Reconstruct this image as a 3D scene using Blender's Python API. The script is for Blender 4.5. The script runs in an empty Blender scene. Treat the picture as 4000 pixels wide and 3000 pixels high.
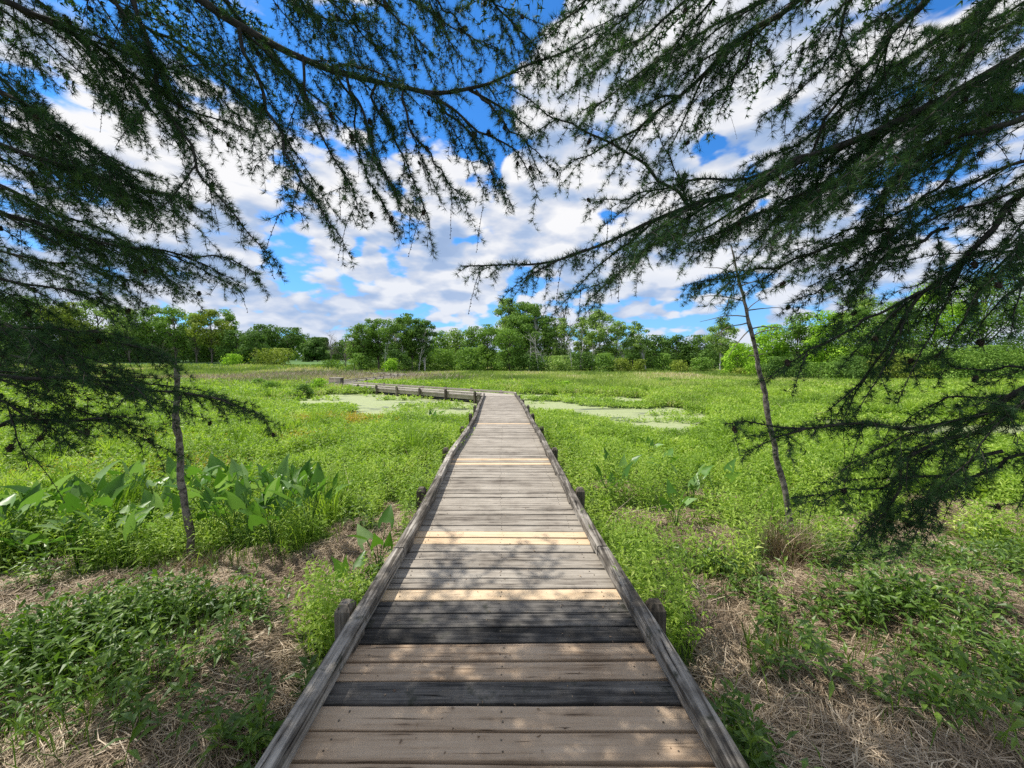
import bpy, math, random
import numpy as np
from mathutils import Vector

# ------------------------------------------------------------------ camera, world, sun, exposure
SC = bpy.context.scene
FPX = 1504.0                     # focal length in source pixels (4000 x 3000)
CAMH = 1.75
PITCH = math.radians(3.24)
cam_d = bpy.data.cameras.new('camera')
cam = bpy.data.objects.new('camera', cam_d)
SC.collection.objects.link(cam)
cam.location = (0, 0, CAMH)
cam.rotation_euler = (math.pi / 2 - PITCH, 0, 0)
cam_d.sensor_width = 36
cam_d.lens = FPX / 4000 * 36
cam_d.clip_start = 0.05
cam_d.clip_end = 3000
SC.camera = cam
SC.view_settings.view_transform = 'Standard'
SC.view_settings.look = 'None'
SC.view_settings.exposure = 0.28
SC.view_settings.gamma = 1
SC.cycles.max_bounces = 6
SC.cycles.diffuse_bounces = 3
SC.cycles.glossy_bounces = 2
SC.cycles.transmission_bounces = 4
SC.cycles.transparent_max_bounces = 6
SC.cycles.use_denoising = False
SC.cycles.sample_clamp_indirect = 6

SUN_EL = math.radians(58)
SUN_DIR = Vector((-0.94, 0.34, 0)).normalized() * math.cos(SUN_EL) + Vector((0, 0, math.sin(SUN_EL)))
sun_d = bpy.data.lights.new('sun', 'SUN')
sun_d.energy = 5.0
sun_d.angle = math.radians(0.5)
sun_d.color = (1.0, 0.95, 0.87)
sun = bpy.data.objects.new('sun', sun_d)
SC.collection.objects.link(sun)
sun.rotation_euler = SUN_DIR.to_track_quat('Z', 'Y').to_euler()


def ray(u, v):
    a = (u - 2000) / FPX
    b = (1500 - v) / FPX
    return np.array([a, math.cos(PITCH) + b * math.sin(PITCH), -math.sin(PITCH) + b * math.cos(PITCH)])


def PZ(u, v, z=0.0):
    d = ray(u, v)
    t = (z - CAMH) / d[2]
    return np.array([0, 0, CAMH]) + d * t


def PD(u, v, dist):
    """point at forward (y) distance dist"""
    d = ray(u, v)
    return np.array([0, 0, CAMH]) + d * (dist / d[1])


class NT:
    def __init__(s, tree):
        s.t = tree
        s.n = tree.nodes
        s.l = tree.links

    def add(s, typ, **kw):
        n = s.n.new(typ)
        for k, v in kw.items():
            setattr(n, k, v)
        return n

    def put(s, sock, v):
        if isinstance(v, bpy.types.NodeSocket):
            s.l.new(v, sock)
        elif v is not None:
            sock.default_value = v

    def m(s, op, a, b=None, c=None, clamp=False):
        n = s.add('ShaderNodeMath', operation=op, use_clamp=clamp)
        s.put(n.inputs[0], a)
        s.put(n.inputs[1], b)
        s.put(n.inputs[2], c)
        return n.outputs[0]

    def vm(s, op, a, b=None, out=0):
        n = s.add('ShaderNodeVectorMath', operation=op)
        s.put(n.inputs[0], a)
        if op == 'SCALE':
            n.inputs[3].default_value = b or 0.06
        else:
            s.put(n.inputs[1], b)
        return n.outputs[out]

    def noise(s, vec, scale, detail=4, rough=0.5, dist=0.0, lac=2.0):
        n = s.add('ShaderNodeTexNoise')
        if vec is not None:
            s.l.new(vec, n.inputs['Vector'])
        n.inputs['Scale'].default_value = scale
        n.inputs['Detail'].default_value = detail
        n.inputs['Roughness'].default_value = rough
        n.inputs['Lacunarity'].default_value = lac
        n.inputs['Distortion'].default_value = dist
        return n.outputs['Fac']

    def ramp(s, fac, stops, interp='LINEAR'):
        n = s.add('ShaderNodeValToRGB')
        n.color_ramp.interpolation = interp
        el = n.color_ramp.elements
        while len(el) > 1:
            el.remove(el[-1])
        for i, (p, c) in enumerate(stops):
            e = el[0] if i == 0 else el.new(p)
            e.position = p
            if not isinstance(c, (tuple, list)):
                c = (c, c, c)
            e.color = (c[0], c[1], c[2], 1)
        s.put(n.inputs[0], fac)
        return n.outputs[0]

    def mix(s, fac, a, b, mode='MIX'):
        n = s.add('ShaderNodeMix', data_type='RGBA', blend_type=mode)
        s.put(n.inputs[0], fac)
        for i, x in ((6, a), (7, b)):
            if isinstance(x, (tuple, list)) and len(x) == 3:
                x = (*x, 1)
            s.put(n.inputs[i], x)
        return n.outputs[2]

    def smooth(s, x, lo, hi):
        n = s.add('ShaderNodeMapRange', interpolation_type='SMOOTHSTEP')
        s.put(n.inputs[0], x)
        s.put(n.inputs[1], lo)
        s.put(n.inputs[2], hi)
        return n.outputs[0]


# ---- sky: Nishita blue behind procedural cumulus
world = bpy.data.worlds.new('World')
SC.world = world
world.use_nodes = True
W = NT(world.node_tree)
W.n.clear()
tc = W.add('ShaderNodeTexCoord')
dirv = W.vm('NORMALIZE', tc.outputs['Generated'])
sky = W.add('ShaderNodeTexSky', sky_type='NISHITA')
sky.sun_disc = False
sky.sun_elevation = SUN_EL
sky.sun_rotation = math.atan2(SUN_DIR.x, SUN_DIR.y)
sky.air_density = 1.0
sky.dust_density = 0.3
sky.ozone_density = 3.0
blue = W.mix(1.0, sky.outputs[0], (0.050, 0.136, 0.215), 'MULTIPLY')
hs = W.add('ShaderNodeHueSaturation')
W.l.new(blue, hs.inputs['Color'])
hs.inputs['Saturation'].default_value = 1.0
hs.inputs['Value'].default_value = 1.15
blue = hs.outputs[0]
sep = W.add('ShaderNodeSeparateXYZ')
W.l.new(dirv, sep.inputs[0])
zz = W.m('MAXIMUM', sep.outputs[2], 0.0)
den = W.m('ADD', zz, 0.42)
comb = W.add('ShaderNodeCombineXYZ')
W.l.new(W.m('DIVIDE', sep.outputs[0], den), comb.inputs[0])
W.l.new(W.m('DIVIDE', sep.outputs[1], den), comb.inputs[1])
W.l.new(W.m('MULTIPLY', zz, 2.2), comb.inputs[2])
pp = comb.outputs[0]


def cloud_n(vec, det):
    big = W.noise(vec, 1.1, 1, 0.5)
    fine = W.noise(vec, 2.9, det, 0.58)
    v = W.add('ShaderNodeTexVoronoi', feature='F1')
    W.l.new(W.vm('ADD', vec, W.vm('SCALE', warp, None)), v.inputs['Vector'])
    v.inputs['Scale'].default_value = 6.5
    v.inputs['Detail'].default_value = 1.5
    v.inputs['Roughness'].default_value = 0.55
    s1 = W.m('MULTIPLY', big, 0.75)
    s2 = W.m('MULTIPLY', fine, 0.95)
    s3 = W.m('MULTIPLY', v.outputs['Distance'], -0.36)
    return W.m('ADD', W.m('ADD', s1, s2), s3)


wn = W.add('ShaderNodeTexNoise')
W.l.new(pp, wn.inputs['Vector'])
wn.inputs['Scale'].default_value = 9.0
wn.inputs['Detail'].default_value = 2.0
warp = wn.outputs['Color']
wn2 = W.add('ShaderNodeTexNoise')
W.l.new(dirv, wn2.inputs['Vector'])
wn2.inputs['Scale'].default_value = 5.0
wn2.inputs['Detail'].default_value = 4.0
n0 = cloud_n(pp, 7)
n1 = cloud_n(W.vm('ADD', pp, (-0.05, -0.02, 0.13)), 5)
BLUE = [(1780, 420, .21, .42), (1520, 120, .16, .36), (1950, 60, .12, .30), (1560, 860, .13, .34), (1930, 640, .13, .34),
        (2850, 560, .085, .4), (2780, 1180, .12, .30), (2080, 1120, .12, .36), (1100, 740, .06, .3), (2380, 960, .08, .30),
        (3650, 900, .12, .2), (2600, 1270, .08, .28), (1330, 950, .07, .3), (2950, 780, .08, .3), (1900, 880, .07, .2)]
WHITE = [(2300, 300, .22, .22), (1750, 960, .10, .12), (2150, 760, .16, .15)]
hdir = W.vm('ADD', dirv, W.vm('SCALE', W.vm('SUBTRACT', wn2.outputs['Color'], (.5, .5, .5)), 0.34))
hole = None
for sgn, lst in ((-1, BLUE), (1, WHITE)):
    for (u, v, r, a) in lst:
        c = ray(u, v)
        c = c / np.linalg.norm(c)
        dist = W.vm('DISTANCE', hdir, tuple(c), out=1)
        mk = W.m('MULTIPLY', W.smooth(dist, r, r * 0.15), sgn * a)
        hole = mk if hole is None else W.m('ADD', hole, mk)
dens = W.m('ADD', n0, hole)
COV = 0.335
cover = W.smooth(dens, COV, COV + 0.13)
thick = W.smooth(dens, COV + .05, COV + 0.45)
lit = W.m('MULTIPLY_ADD', W.m('SUBTRACT', n0, n1), 2.6, 0.62, clamp=True)
lowf = W.noise(W.vm('ADD', pp, (7.3, 2.1, 0.4)), 1.6, 3, 0.55)
lit2 = W.m('ADD', lit, W.m('MULTIPLY_ADD', lowf, -1.5, 0.84))
lit3 = W.m('SUBTRACT', lit2, W.m('MULTIPLY', thick, 0.12), clamp=True)
ccol = W.ramp(lit3, [(0.0, (0.40, 0.55, 0.84)), (0.30, (0.54, 0.68, 0.94)), (0.60, (0.80, 0.86, 1.0)), (1.0, (1.14, 1.14, 1.16))])
skyc = W.mix(cover, blue, ccol)
hz = W.smooth(sep.outputs[2], 0.38, 0.0)
skyc = W.mix(W.m('MULTIPLY', hz, 0.42), skyc, (0.52, 0.69, 1.0))
bg = W.add('ShaderNodeBackground')
W.l.new(skyc, bg.inputs[0])
bg.inputs[1].default_value = 0.70
world.cycles.sampling_method = 'NONE'
wo = W.add('ShaderNodeOutputWorld')
W.l.new(bg.outputs[0], wo.inputs[0])

rng = np.random.default_rng(7)
random.seed(7)


# ------------------------------------------------------------------ helpers
def tag(o, label=None, cat=None, group=None, kind=None):
    if label:
        o['label'] = label
    if cat:
        o['category'] = cat
    if group:
        o['group'] = group
    if kind:
        o['kind'] = kind
    return o


def link(o, parent=None):
    SC.collection.objects.link(o)
    if parent is not None:
        o.parent = parent
    return o


def empty(name, loc=(0, 0, 0)):
    o = bpy.data.objects.new(name, None)
    o.empty_display_size = 0.2
    o.location = loc
    return link(o)


def mesh_np(name, V, F, mat, parent=None, attrs=None, smooth=False, origin=None):
    """V (n,3), F (m,k) ndarray or list of such; attrs: {name: per-face float array}"""
    V = np.asarray(V, dtype=np.float32)
    if origin is not None:
        V = V - np.asarray(origin, dtype=np.float32)
    Fs = F if isinstance(F, list) else [F]
    Fs = [np.asarray(f, dtype=np.int32) for f in Fs if len(f)]
    me = bpy.data.meshes.new(name)
    me.vertices.add(len(V))
    me.vertices.foreach_set('co', V.ravel())
    loops = np.concatenate([f.ravel() for f in Fs])
    sizes = np.concatenate([np.full(len(f), f.shape[1], dtype=np.int32) for f in Fs])
    starts = np.concatenate([[0], np.cumsum(sizes)[:-1]]).astype(np.int32)
    me.loops.add(len(loops))
    me.loops.foreach_set('vertex_index', loops)
    me.polygons.add(len(sizes))
    me.polygons.foreach_set('loop_start', starts)
    me.polygons.foreach_set('loop_total', sizes)
    me.polygons.foreach_set('use_smooth', np.full(len(sizes), smooth))
    if attrs:
        for k, a in attrs.items():
            at = me.attributes.new(k, 'FLOAT', 'FACE')
            at.data.foreach_set('value', np.asarray(a, dtype=np.float32))
    me.update(calc_edges=True)
    me.materials.append(mat)
    o = bpy.data.objects.new(name, me)
    link(o, parent)
    if origin is not None and parent is None:
        o.location = origin
    return o


class Acc:
    """collects shapes into one mesh"""

    def __init__(s):
        s.V = []
        s.Q = []
        s.T = []
        s.qa = []
        s.ta = []
        s.n = 0

    def add(s, V, F, a=0.5):
        V = np.asarray(V, dtype=np.float64).reshape(-1, 3)
        F = np.asarray(F, dtype=np.int64) + s.n
        s.V.append(V)
        s.n += len(V)
        at = np.broadcast_to(np.asarray(a, dtype=np.float64), (len(F),))
        if F.shape[1] == 4:
            s.Q.append(F)
            s.qa.append(at)
        else:
            s.T.append(F)
            s.ta.append(at)

    def box(s, p0, p1, a=0.5):
        x0, y0, z0 = p0
        x1, y1, z1 = p1
        V = [(x0, y0, z0), (x1, y0, z0), (x1, y1, z0), (x0, y1, z0), (x0, y0, z1), (x1, y0, z1), (x1, y1, z1), (x0, y1, z1)]
        s.add(V, BOXF, a)

    def prism8(s, V, a=0.5):
        s.add(V, BOXF, a)

    def tube(s, P, R, k=5, a=0.5, cap=True):
        P = np.asarray(P, float)
        R = np.broadcast_to(np.asarray(R, float), (len(P),))
        T = np.gradient(P, axis=0)
        T /= np.linalg.norm(T, axis=1)[:, None] + 1e-9
        up = np.array([0.31, 0.17, 0.93]) if abs(T[0][2]) < 0.9 else np.array([1.0, 0.1, 0.0])
        A = np.cross(T, up)
        A /= np.linalg.norm(A, axis=1)[:, None] + 1e-9
        B = np.cross(T, A)
        th = np.arange(k) * 2 * math.pi / k
        V = P[:, None, :] + R[:, None, None] * (np.cos(th)[None, :, None] * A[:, None, :] + np.sin(th)[None, :, None] * B[:, None, :])
        n = len(P)
        i = np.arange(n - 1)[:, None] * k
        j = np.arange(k)[None, :]
        j2 = (j + 1) % k
        F = np.stack([i + j, i + j2, i + k + j2, i + k + j], -1).reshape(-1, 4)
        s.add(V.reshape(-1, 3), F, a)
        if cap and k > 3:
            for e, base in ((0, 0), (1, (n - 1) * k)):
                c = P[0] if e == 0 else P[-1]
                VV = np.vstack([V.reshape(-1, 3)[base:base + k], c[None]])
                jj = np.arange(k)
                s.add(VV, np.stack([jj, (jj + 1) % k, np.full(k, k)], -1), a)

    def build(s, name, mat, parent=None, smooth=False, origin=None):
        V = np.concatenate(s.V)
        Fs = []
        at = []
        if s.Q:
            Fs.append(np.concatenate(s.Q))
            at.append(np.concatenate(s.qa))
        if s.T:
            Fs.append(np.concatenate(s.T))
            at.append(np.concatenate(s.ta))
        return mesh_np(name, V, Fs, mat, parent, {'rnd': np.concatenate(at)}, smooth, origin)


BOXF = [(0, 3, 2, 1), (4, 5, 6, 7), (0, 1, 5, 4), (1, 2, 6, 5), (2, 3, 7, 6), (3, 0, 4, 7)]


def nrm(a):
    return a / (np.linalg.norm(a, axis=-1, keepdims=True) + 1e-9)


_perm = np.random.default_rng(3).random((256, 256))


def vnoise(x, y):
    x = np.asarray(x, float)
    y = np.asarray(y, float)
    xi = np.floor(x).astype(int)
    yi = np.floor(y).astype(int)
    fx = x - xi
    fy = y - yi
    fx = fx * fx * (3 - 2 * fx)
    fy = fy * fy * (3 - 2 * fy)
    g = lambda a, b: _perm[a & 255, b & 255]
    return (g(xi, yi) * (1 - fx) + g(xi + 1, yi) * fx) * (1 - fy) + (g(xi, yi + 1) * (1 - fx) + g(xi + 1, yi + 1) * fx) * fy


def fbm(x, y, o=4):
    r = 0
    a = 0.5
    t = 0
    for i in range(o):
        r = r + a * vnoise(x * 2 ** i + 17 * i, y * 2 ** i + 31 * i)
        t += a
        a *= 0.5
    return r / t


def sstep(x, a, b):
    t = np.clip((x - a) / (b - a), 0, 1)
    return t * t * (3 - 2 * t)


def catmull(P, n):
    P = np.asarray(P, float)
    P = np.vstack([2 * P[0] - P[1], P, 2 * P[-1] - P[-2]])
    out = []
    m = len(P) - 3
    for s in np.linspace(0, m - 1e-6, n):
        i = int(s)
        t = s - i
        p0, p1, p2, p3 = P[i:i + 4]
        out.append(0.5 * ((2 * p1) + (-p0 + p2) * t + (2 * p0 - 5 * p1 + 4 * p2 - p3) * t * t + (-p0 + 3 * p1 - 3 * p2 + p3) * t ** 3))
    return np.array(out)


def inpoly(x, y, poly):
    x = np.asarray(x)
    y = np.asarray(y)
    r = np.zeros(x.shape, bool)
    n = len(poly)
    for i in range(n):
        x0, y0 = poly[i]
        x1, y1 = poly[(i + 1) % n]
        c = ((y0 > y) != (y1 > y)) & (x < (x1 - x0) * (y - y0) / (y1 - y0 + 1e-12) + x0)
        r ^= c
    return r


def polydist(x, y, pts):
    """distance to open polyline"""
    d = np.full(np.shape(x), 1e9)
    for (ax, ay), (bx, by) in zip(pts[:-1], pts[1:]):
        vx, vy = bx - ax, by - ay
        t = np.clip(((x - ax) * vx + (y - ay) * vy) / (vx * vx + vy * vy), 0, 1)
        d = np.minimum(d, np.hypot(x - ax - t * vx, y - ay - t * vy))
    return d


# ------------------------------------------------------------------ materials
def mat_new(name):
    m = bpy.data.materials.new(name)
    m.use_nodes = True
    t = NT(m.node_tree)
    b = t.n['Principled BSDF']
    return m, t, b


def leaf_mat(name, stops, trans=0.35, rough=0.5, spec=0.35, patch=None, tcol=(1.25, 1.35, 0.6)):
    m, t, b = mat_new(name)
    at = t.add('ShaderNodeAttribute', attribute_name='rnd')
    col = t.ramp(at.outputs['Fac'], stops)
    if patch:
        sc, c2, lo, hi = patch
        geo = t.add('ShaderNodeNewGeometry')
        n = t.noise(geo.outputs['Position'], sc, 4, 0.6)
        col = t.mix(t.smooth(n, lo, hi), col, c2)
    t.put(b.inputs['Base Color'], col)
    b.inputs['Roughness'].default_value = rough
    b.inputs['Specular IOR Level'].default_value = spec
    if trans > 0:
        tr = t.add('ShaderNodeBsdfTranslucent')
        t.put(tr.inputs[0], t.mix(1.0, col, tcol, 'MULTIPLY'))
        mx = t.add('ShaderNodeMixShader')
        mx.inputs[0].default_value = trans
        t.l.new(b.outputs[0], mx.inputs[1])
        t.l.new(tr.outputs[0], mx.inputs[2])
        t.l.new(mx.outputs[0], t.n['Material Output'].inputs[0])
    return m


def wood_mat(name, axis, dark, mid, light, moss=0.3, tonev=0.16, scale=1.0):
    m, t, b = mat_new(name)
    geo = t.add('ShaderNodeNewGeometry')
    at = t.add('ShaderNodeAttribute', attribute_name='rnd')
    mp = t.add('ShaderNodeMapping')
    s = {'x': (1.3, 26, 26), 'y': (26, 1.3, 26), 'z': (26, 26, 1.3)}[axis]
    mp.inputs['Scale'].default_value = tuple(k * scale for k in s)
    t.l.new(geo.outputs['Position'], mp.inputs[0])
    # shift the grain per piece
    off = t.add('ShaderNodeCombineXYZ')
    t.l.new(t.m('MULTIPLY', at.outputs['Fac'], 37.0), off.inputs[0])
    t.l.new(t.m('MULTIPLY', at.outputs['Fac'], 53.0), off.inputs[1])
    v = t.vm('ADD', mp.outputs[0], off.outputs[0])
    g1 = t.noise(v, 0.8, 4, 0.6, 1.0)
    g2 = t.noise(v, 2.2, 2, 0.6, 0.4)
    blot = t.noise(geo.outputs['Position'], 3.5, 6, 0.65)
    f = t.m('ADD', t.m('MULTIPLY', g1, 0.62), t.m('MULTIPLY', g2, 0.38))
    tone = t.m('MULTIPLY_ADD', at.outputs['Fac'], tonev, -tonev / 2)
    ff = t.m('ADD', t.m('ADD', f, tone), t.m('MULTIPLY_ADD', blot, 0.55, -0.275))
    col = t.ramp(ff, [(0.26, dark), (0.45, mid), (0.72, light)])
    crack = t.smooth(g2, 0.36, 0.30)
    col = t.mix(t.m('MULTIPLY', crack, 0.8), col, tuple(c * 0.35 for c in dark))
    vo = t.add('ShaderNodeTexVoronoi', feature='F1')
    mk = t.add('ShaderNodeMapping')
    mk.inputs['Scale'].default_value = {'x': (1.6, 5.5, 5.5), 'y': (5.5, 1.6, 5.5), 'z': (5.5, 5.5, 1.6)}[axis]
    t.l.new(geo.outputs['Position'], mk.inputs[0])
    t.l.new(t.vm('ADD', mk.outputs[0], off.outputs[0]), vo.inputs['Vector'])
    vo.inputs['Scale'].default_value = 1.0
    col = t.mix(t.m('MULTIPLY', t.smooth(vo.outputs['Distance'], 0.085, 0.04), 0.75), col, tuple(c * 0.6 for c in dark))
    mo = t.smooth(t.noise(geo.outputs['Position'], 7.0, 5, 0.6), 0.57, 0.7)
    col = t.mix(t.m('MULTIPLY', mo, moss), col, (0.028, 0.032, 0.02))
    t.put(b.inputs['Base Color'], col)
    b.inputs['Roughness'].default_value = 0.85
    b.inputs['Specular IOR Level'].default_value = 0.10
    bp = t.add('ShaderNodeBump')
    bp.inputs['Strength'].default_value = 0.35
    bp.inputs['Distance'].default_value = 0.003
    t.l.new(f, bp.inputs['Height'])
    t.l.new(bp.outputs[0], b.inputs['Normal'])
    return m


M_DECK = wood_mat('weathered planks', 'x', (0.10, 0.085, 0.07), (0.27, 0.24, 0.20), (0.42, 0.38, 0.32), 0.3)
M_DECKDARK = wood_mat('blackened planks', 'x', (0.012, 0.012, 0.011), (0.05, 0.047, 0.043), (0.19, 0.175, 0.155), 0.7)
M_NEW = wood_mat('new pine planks', 'x', (0.36, 0.25, 0.15), (0.56, 0.42, 0.27), (0.68, 0.53, 0.36), 0.05)
M_TAN = wood_mat('brown pine planks', 'x', (0.20, 0.135, 0.085), (0.42, 0.31, 0.21), (0.54, 0.42, 0.30), 0.10)
M_KERB = wood_mat('kerb timber', 'y', (0.018, 0.016, 0.014), (0.10, 0.088, 0.073), (0.48, 0.44, 0.38), 0.85)
M_FARW = wood_mat('far timber', 'x', (0.13, 0.115, 0.095), (0.36, 0.32, 0.27), (0.52, 0.48, 0.42), 0.2)
M_POST = wood_mat('post timber', 'z', (0.025, 0.022, 0.018), (0.10, 0.085, 0.066), (0.27, 0.235, 0.19), 0.6)
M_FASCIA = wood_mat('fascia timber', 'x', (0.16, 0.13, 0.10), (0.34, 0.29, 0.23), (0.5, 0.45, 0.37), 0.3)


def simple_mat(name, c, rough=0.6, noise=None):
    m, t, b = mat_new(name)
    if noise:
        sc, c2 = noise
        geo = t.add('ShaderNodeNewGeometry')
        n = t.noise(geo.outputs['Position'], sc, 5, 0.6)
        t.put(b.inputs['Base Color'], t.mix(t.smooth(n, 0.35, 0.65), (*c, 1), (*c2, 1)))
    else:
        b.inputs['Base Color'].default_value = (*c, 1)
    b.inputs['Roughness'].default_value = rough
    return m


M_TUBE = simple_mat('smooth black', (0.012, 0.014, 0.014), 0.35)

# ------------------------------------------------------------------ ground plan
ZW = -0.42
POND_L = [PZ(u, v, ZW)[:2] for u, v in [(1120, 1568), (1220, 1552), (1290, 1542), (1400, 1540), (1500, 1541), (1620, 1540), (1750, 1540), (1880, 1545),
                                         (1915, 1562), (1895, 1612), (1820, 1634), (1700, 1634), (1560, 1620), (1440, 1634), (1350, 1630), (1400, 1604), (1340, 1588), (1180, 1586)]]
POND_R = [PZ(u, v, ZW)[:2] for u, v in [(1960, 1530), (2030, 1541), (2180, 1545), (2330, 1548), (2500, 1556), (2540, 1575), (2660, 1600), (2800, 1630), (2760, 1685), (2640, 1700),
                                         (2480, 1675), (2370, 1655), (2250, 1618), (2160, 1612), (2060, 1604), (2000, 1560)]]
POND_F = [PZ(u, v, ZW)[:2] for u, v in [(3150, 1648), (3400, 1622), (3750, 1640), (4100, 1655), (4250, 1700), (3950, 1735), (3500, 1700), (3250, 1685)]]
POND_S = [PZ(u, v, ZW)[:2] for u, v in [(1560, 1600), (1700, 1640), (1560, 1668), (1390, 1655), (1330, 1630)]]
PONDS = [POND_L, POND_R, POND_F]
ISLES = [PZ(u, v, ZW)[:2] for u, v in [(2130, 1563), (2370, 1583), (2470, 1590), (2570, 1583), (2300, 1572)]]
STRAW_L = [PZ(u, v, -0.4)[:2] for u, v in [(-600, 2330), (0, 2280), (180, 2230), (420, 2260), (560, 2215), (720, 2190), (900, 2190), (1080, 2170), (1240, 2140), (1330, 2080), (1480, 2050),
                                           (1530, 1990), (1600, 2000), (1500, 2200), (1250, 2560), (700, 3600), (-2500, 3600), (-2200, 2500)]]
STRAW_R = [PZ(u, v, -0.4)[:2] for u, v in [(2560, 2370), (2760, 2330), (2960, 2250), (3100, 2200), (3280, 2260), (3500, 2200), (3760, 2160), (4300, 2200), (6000, 2500), (6500, 3600), (3300, 3600), (2820, 2900)]]
S2A, S2B = np.array([-1.5, 20.0]), np.array([-14.3, 30.2])
PATHS = [[(-0.05, -1), (-0.05, 5), (-0.1, 10), (-0.6, 20.5)], [(-0.6, 20.8), (-14.0, 31.0), (-15.5, 31.6)], [(-14.3, 31.5), (-14.0, 50)], [(-14, 50), (-24, 62)]]


def water_mask(x, y):
    w = np.zeros(np.shape(x), bool)
    jx = (fbm(x * 0.9, y * 0.9, 3) - 0.5) * 1.3
    jy = (fbm(x * 0.9 + 50, y * 0.9, 3) - 0.5) * 2.2
    for p in PONDS:
        w |= inpoly(x + jx, y + jy, p)
    for cx, cy in ISLES:
        w &= ~(np.hypot((x - cx) / 1.5, (y - cy) / 0.9) + jx * 0.5 < 0.9)
    return w


def straw_amt(x, y):
    """0 green .. 1 bare straw"""
    jx = (fbm(x * 1.7, y * 1.7, 3) - 0.5) * 0.9
    jy = (fbm(x * 1.7 + 9, y * 1.7, 3) - 0.5) * 0.9
    a = inpoly(x + jx, y + jy, STRAW_L) | inpoly(x + jx, y + jy, STRAW_R)
    a = a.astype(float)
    # loose patches of thatch in the green on the right
    for (u, v, r) in [(3560, 2110, .5), (3860, 2040, .7), (2700, 2130, .28), (2680, 2020, .2), (2480, 2050, .22), (2420, 1930, .2), (2750, 1960, .25), (3250, 1830, .3), (3620, 2330, .5), (2560, 2200, .25), (3300, 2080, .3)]:
        c = PZ(u, v, -0.4)
        a = np.maximum(a, (np.hypot((x - c[0]) / 1.5, y - c[1]) + jx * 0.6 < r).astype(float))
    return a


def mound(x, y):
    d = np.hypot(x, y)
    k = sstep(d, 14, 5)
    m = (fbm(x * 0.9 + 3, y * 0.9 + 8, 3) - 0.5) * 0.34 * k
    # straw bank beside the left weeds
    c = PZ(640, 2480, -0.4)
    m = m + 0.10 * np.exp(-(((x - c[0]) / 1.2) ** 2 + ((y - c[1]) / 0.5) ** 2))
    return m


def ground_z(x, y):
    x = np.asarray(x, float)
    y = np.asarray(y, float)
    z = -0.38 + mound(x, y) + (fbm(x * 0.05, y * 0.05, 3) - 0.5) * 0.1 * sstep(y, 15, 40)
    rise = sstep(y, 62, 112) * sstep(x, -12, -42)
    z = z + rise * 2.15
    z = z + sstep(y, 90, 180) * 0.8
    dd = np.full(np.shape(x), 1e9)
    for p in PATHS:
        dd = np.minimum(dd, polydist(x, y, p))
    k = sstep(dd, 1.5, 1.0)
    z = z * (1 - k) + np.minimum(z, -0.40) * k
    return z


ax = np.concatenate([-np.geomspace(900, 9.05, 70), np.arange(-9, 9.01, 0.07), np.geomspace(9.05, 900, 70)])
ay = np.concatenate([np.arange(-14, -1, 1.0), np.arange(-1, 9.01, 0.07), 9 + np.geomspace(0.12, 1100, 190)])
GX, GY = np.meshgrid(ax, ay)
GZ = ground_z(GX, GY)
wm = water_mask(GX, GY)
GZ = np.where(wm, np.minimum(GZ, -0.62), GZ)
GZ = np.where((~wm) & (GY > 12) & (GY < 45), np.maximum(GZ, ZW + 0.02), GZ)
nx, ny = len(ax), len(ay)
i = np.arange(ny - 1)[:, None] * nx
j = np.arange(nx - 1)[None, :]
GF = np.stack([i + j, i + j + 1, i + nx + j + 1, i + nx + j], -1).reshape(-1, 4)
cx_, cy_ = (GX[:-1, :-1] + GX[1:, 1:]) / 2, (GY[:-1, :-1] + GY[1:, 1:]) / 2
stw = straw_amt(cx_, cy_).ravel()
lawn = (sstep(cy_, 84, 96) * sstep(cx_, -34, -44)).ravel()
mg, t, b = mat_new('marsh soil and thatch')
at = t.add('ShaderNodeAttribute', attribute_name='rnd')
at2 = t.add('ShaderNodeAttribute', attribute_name='lawn')
geo = t.add('ShaderNodeNewGeometry')
n1_ = t.noise(geo.outputs['Position'], 14, 6, 0.7)
n2_ = t.noise(geo.outputs['Position'], 0.6, 5, 0.6)
strawc = t.ramp(n1_, [(0.3, (0.06, 0.045, 0.03)), (0.5, (0.20, 0.155, 0.105)), (0.7, (0.36, 0.29, 0.2))])
greenc = t.ramp(n2_, [(0.3, (0.03, 0.05, 0.012)), (0.5, (0.06, 0.095, 0.02)), (0.7, (0.10, 0.12, 0.03))])
c = t.mix(at.outputs['Fac'], greenc, strawc)
c = t.mix(at2.outputs['Fac'], c, (0.075, 0.16, 0.03))
t.put(b.inputs['Base Color'], c)
b.inputs['Roughness'].default_value = 0.95
bp = t.add('ShaderNodeBump')
bp.inputs['Distance'].default_value = 0.03
t.l.new(n1_, bp.inputs['Height'])
t.l.new(bp.outputs[0], b.inputs['Normal'])
g = mesh_np('ground', np.stack([GX, GY, GZ], -1).reshape(-1, 3), GF, mg, None, {'rnd': stw, 'lawn': lawn}, True)
tag(g, kind='structure')

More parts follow.
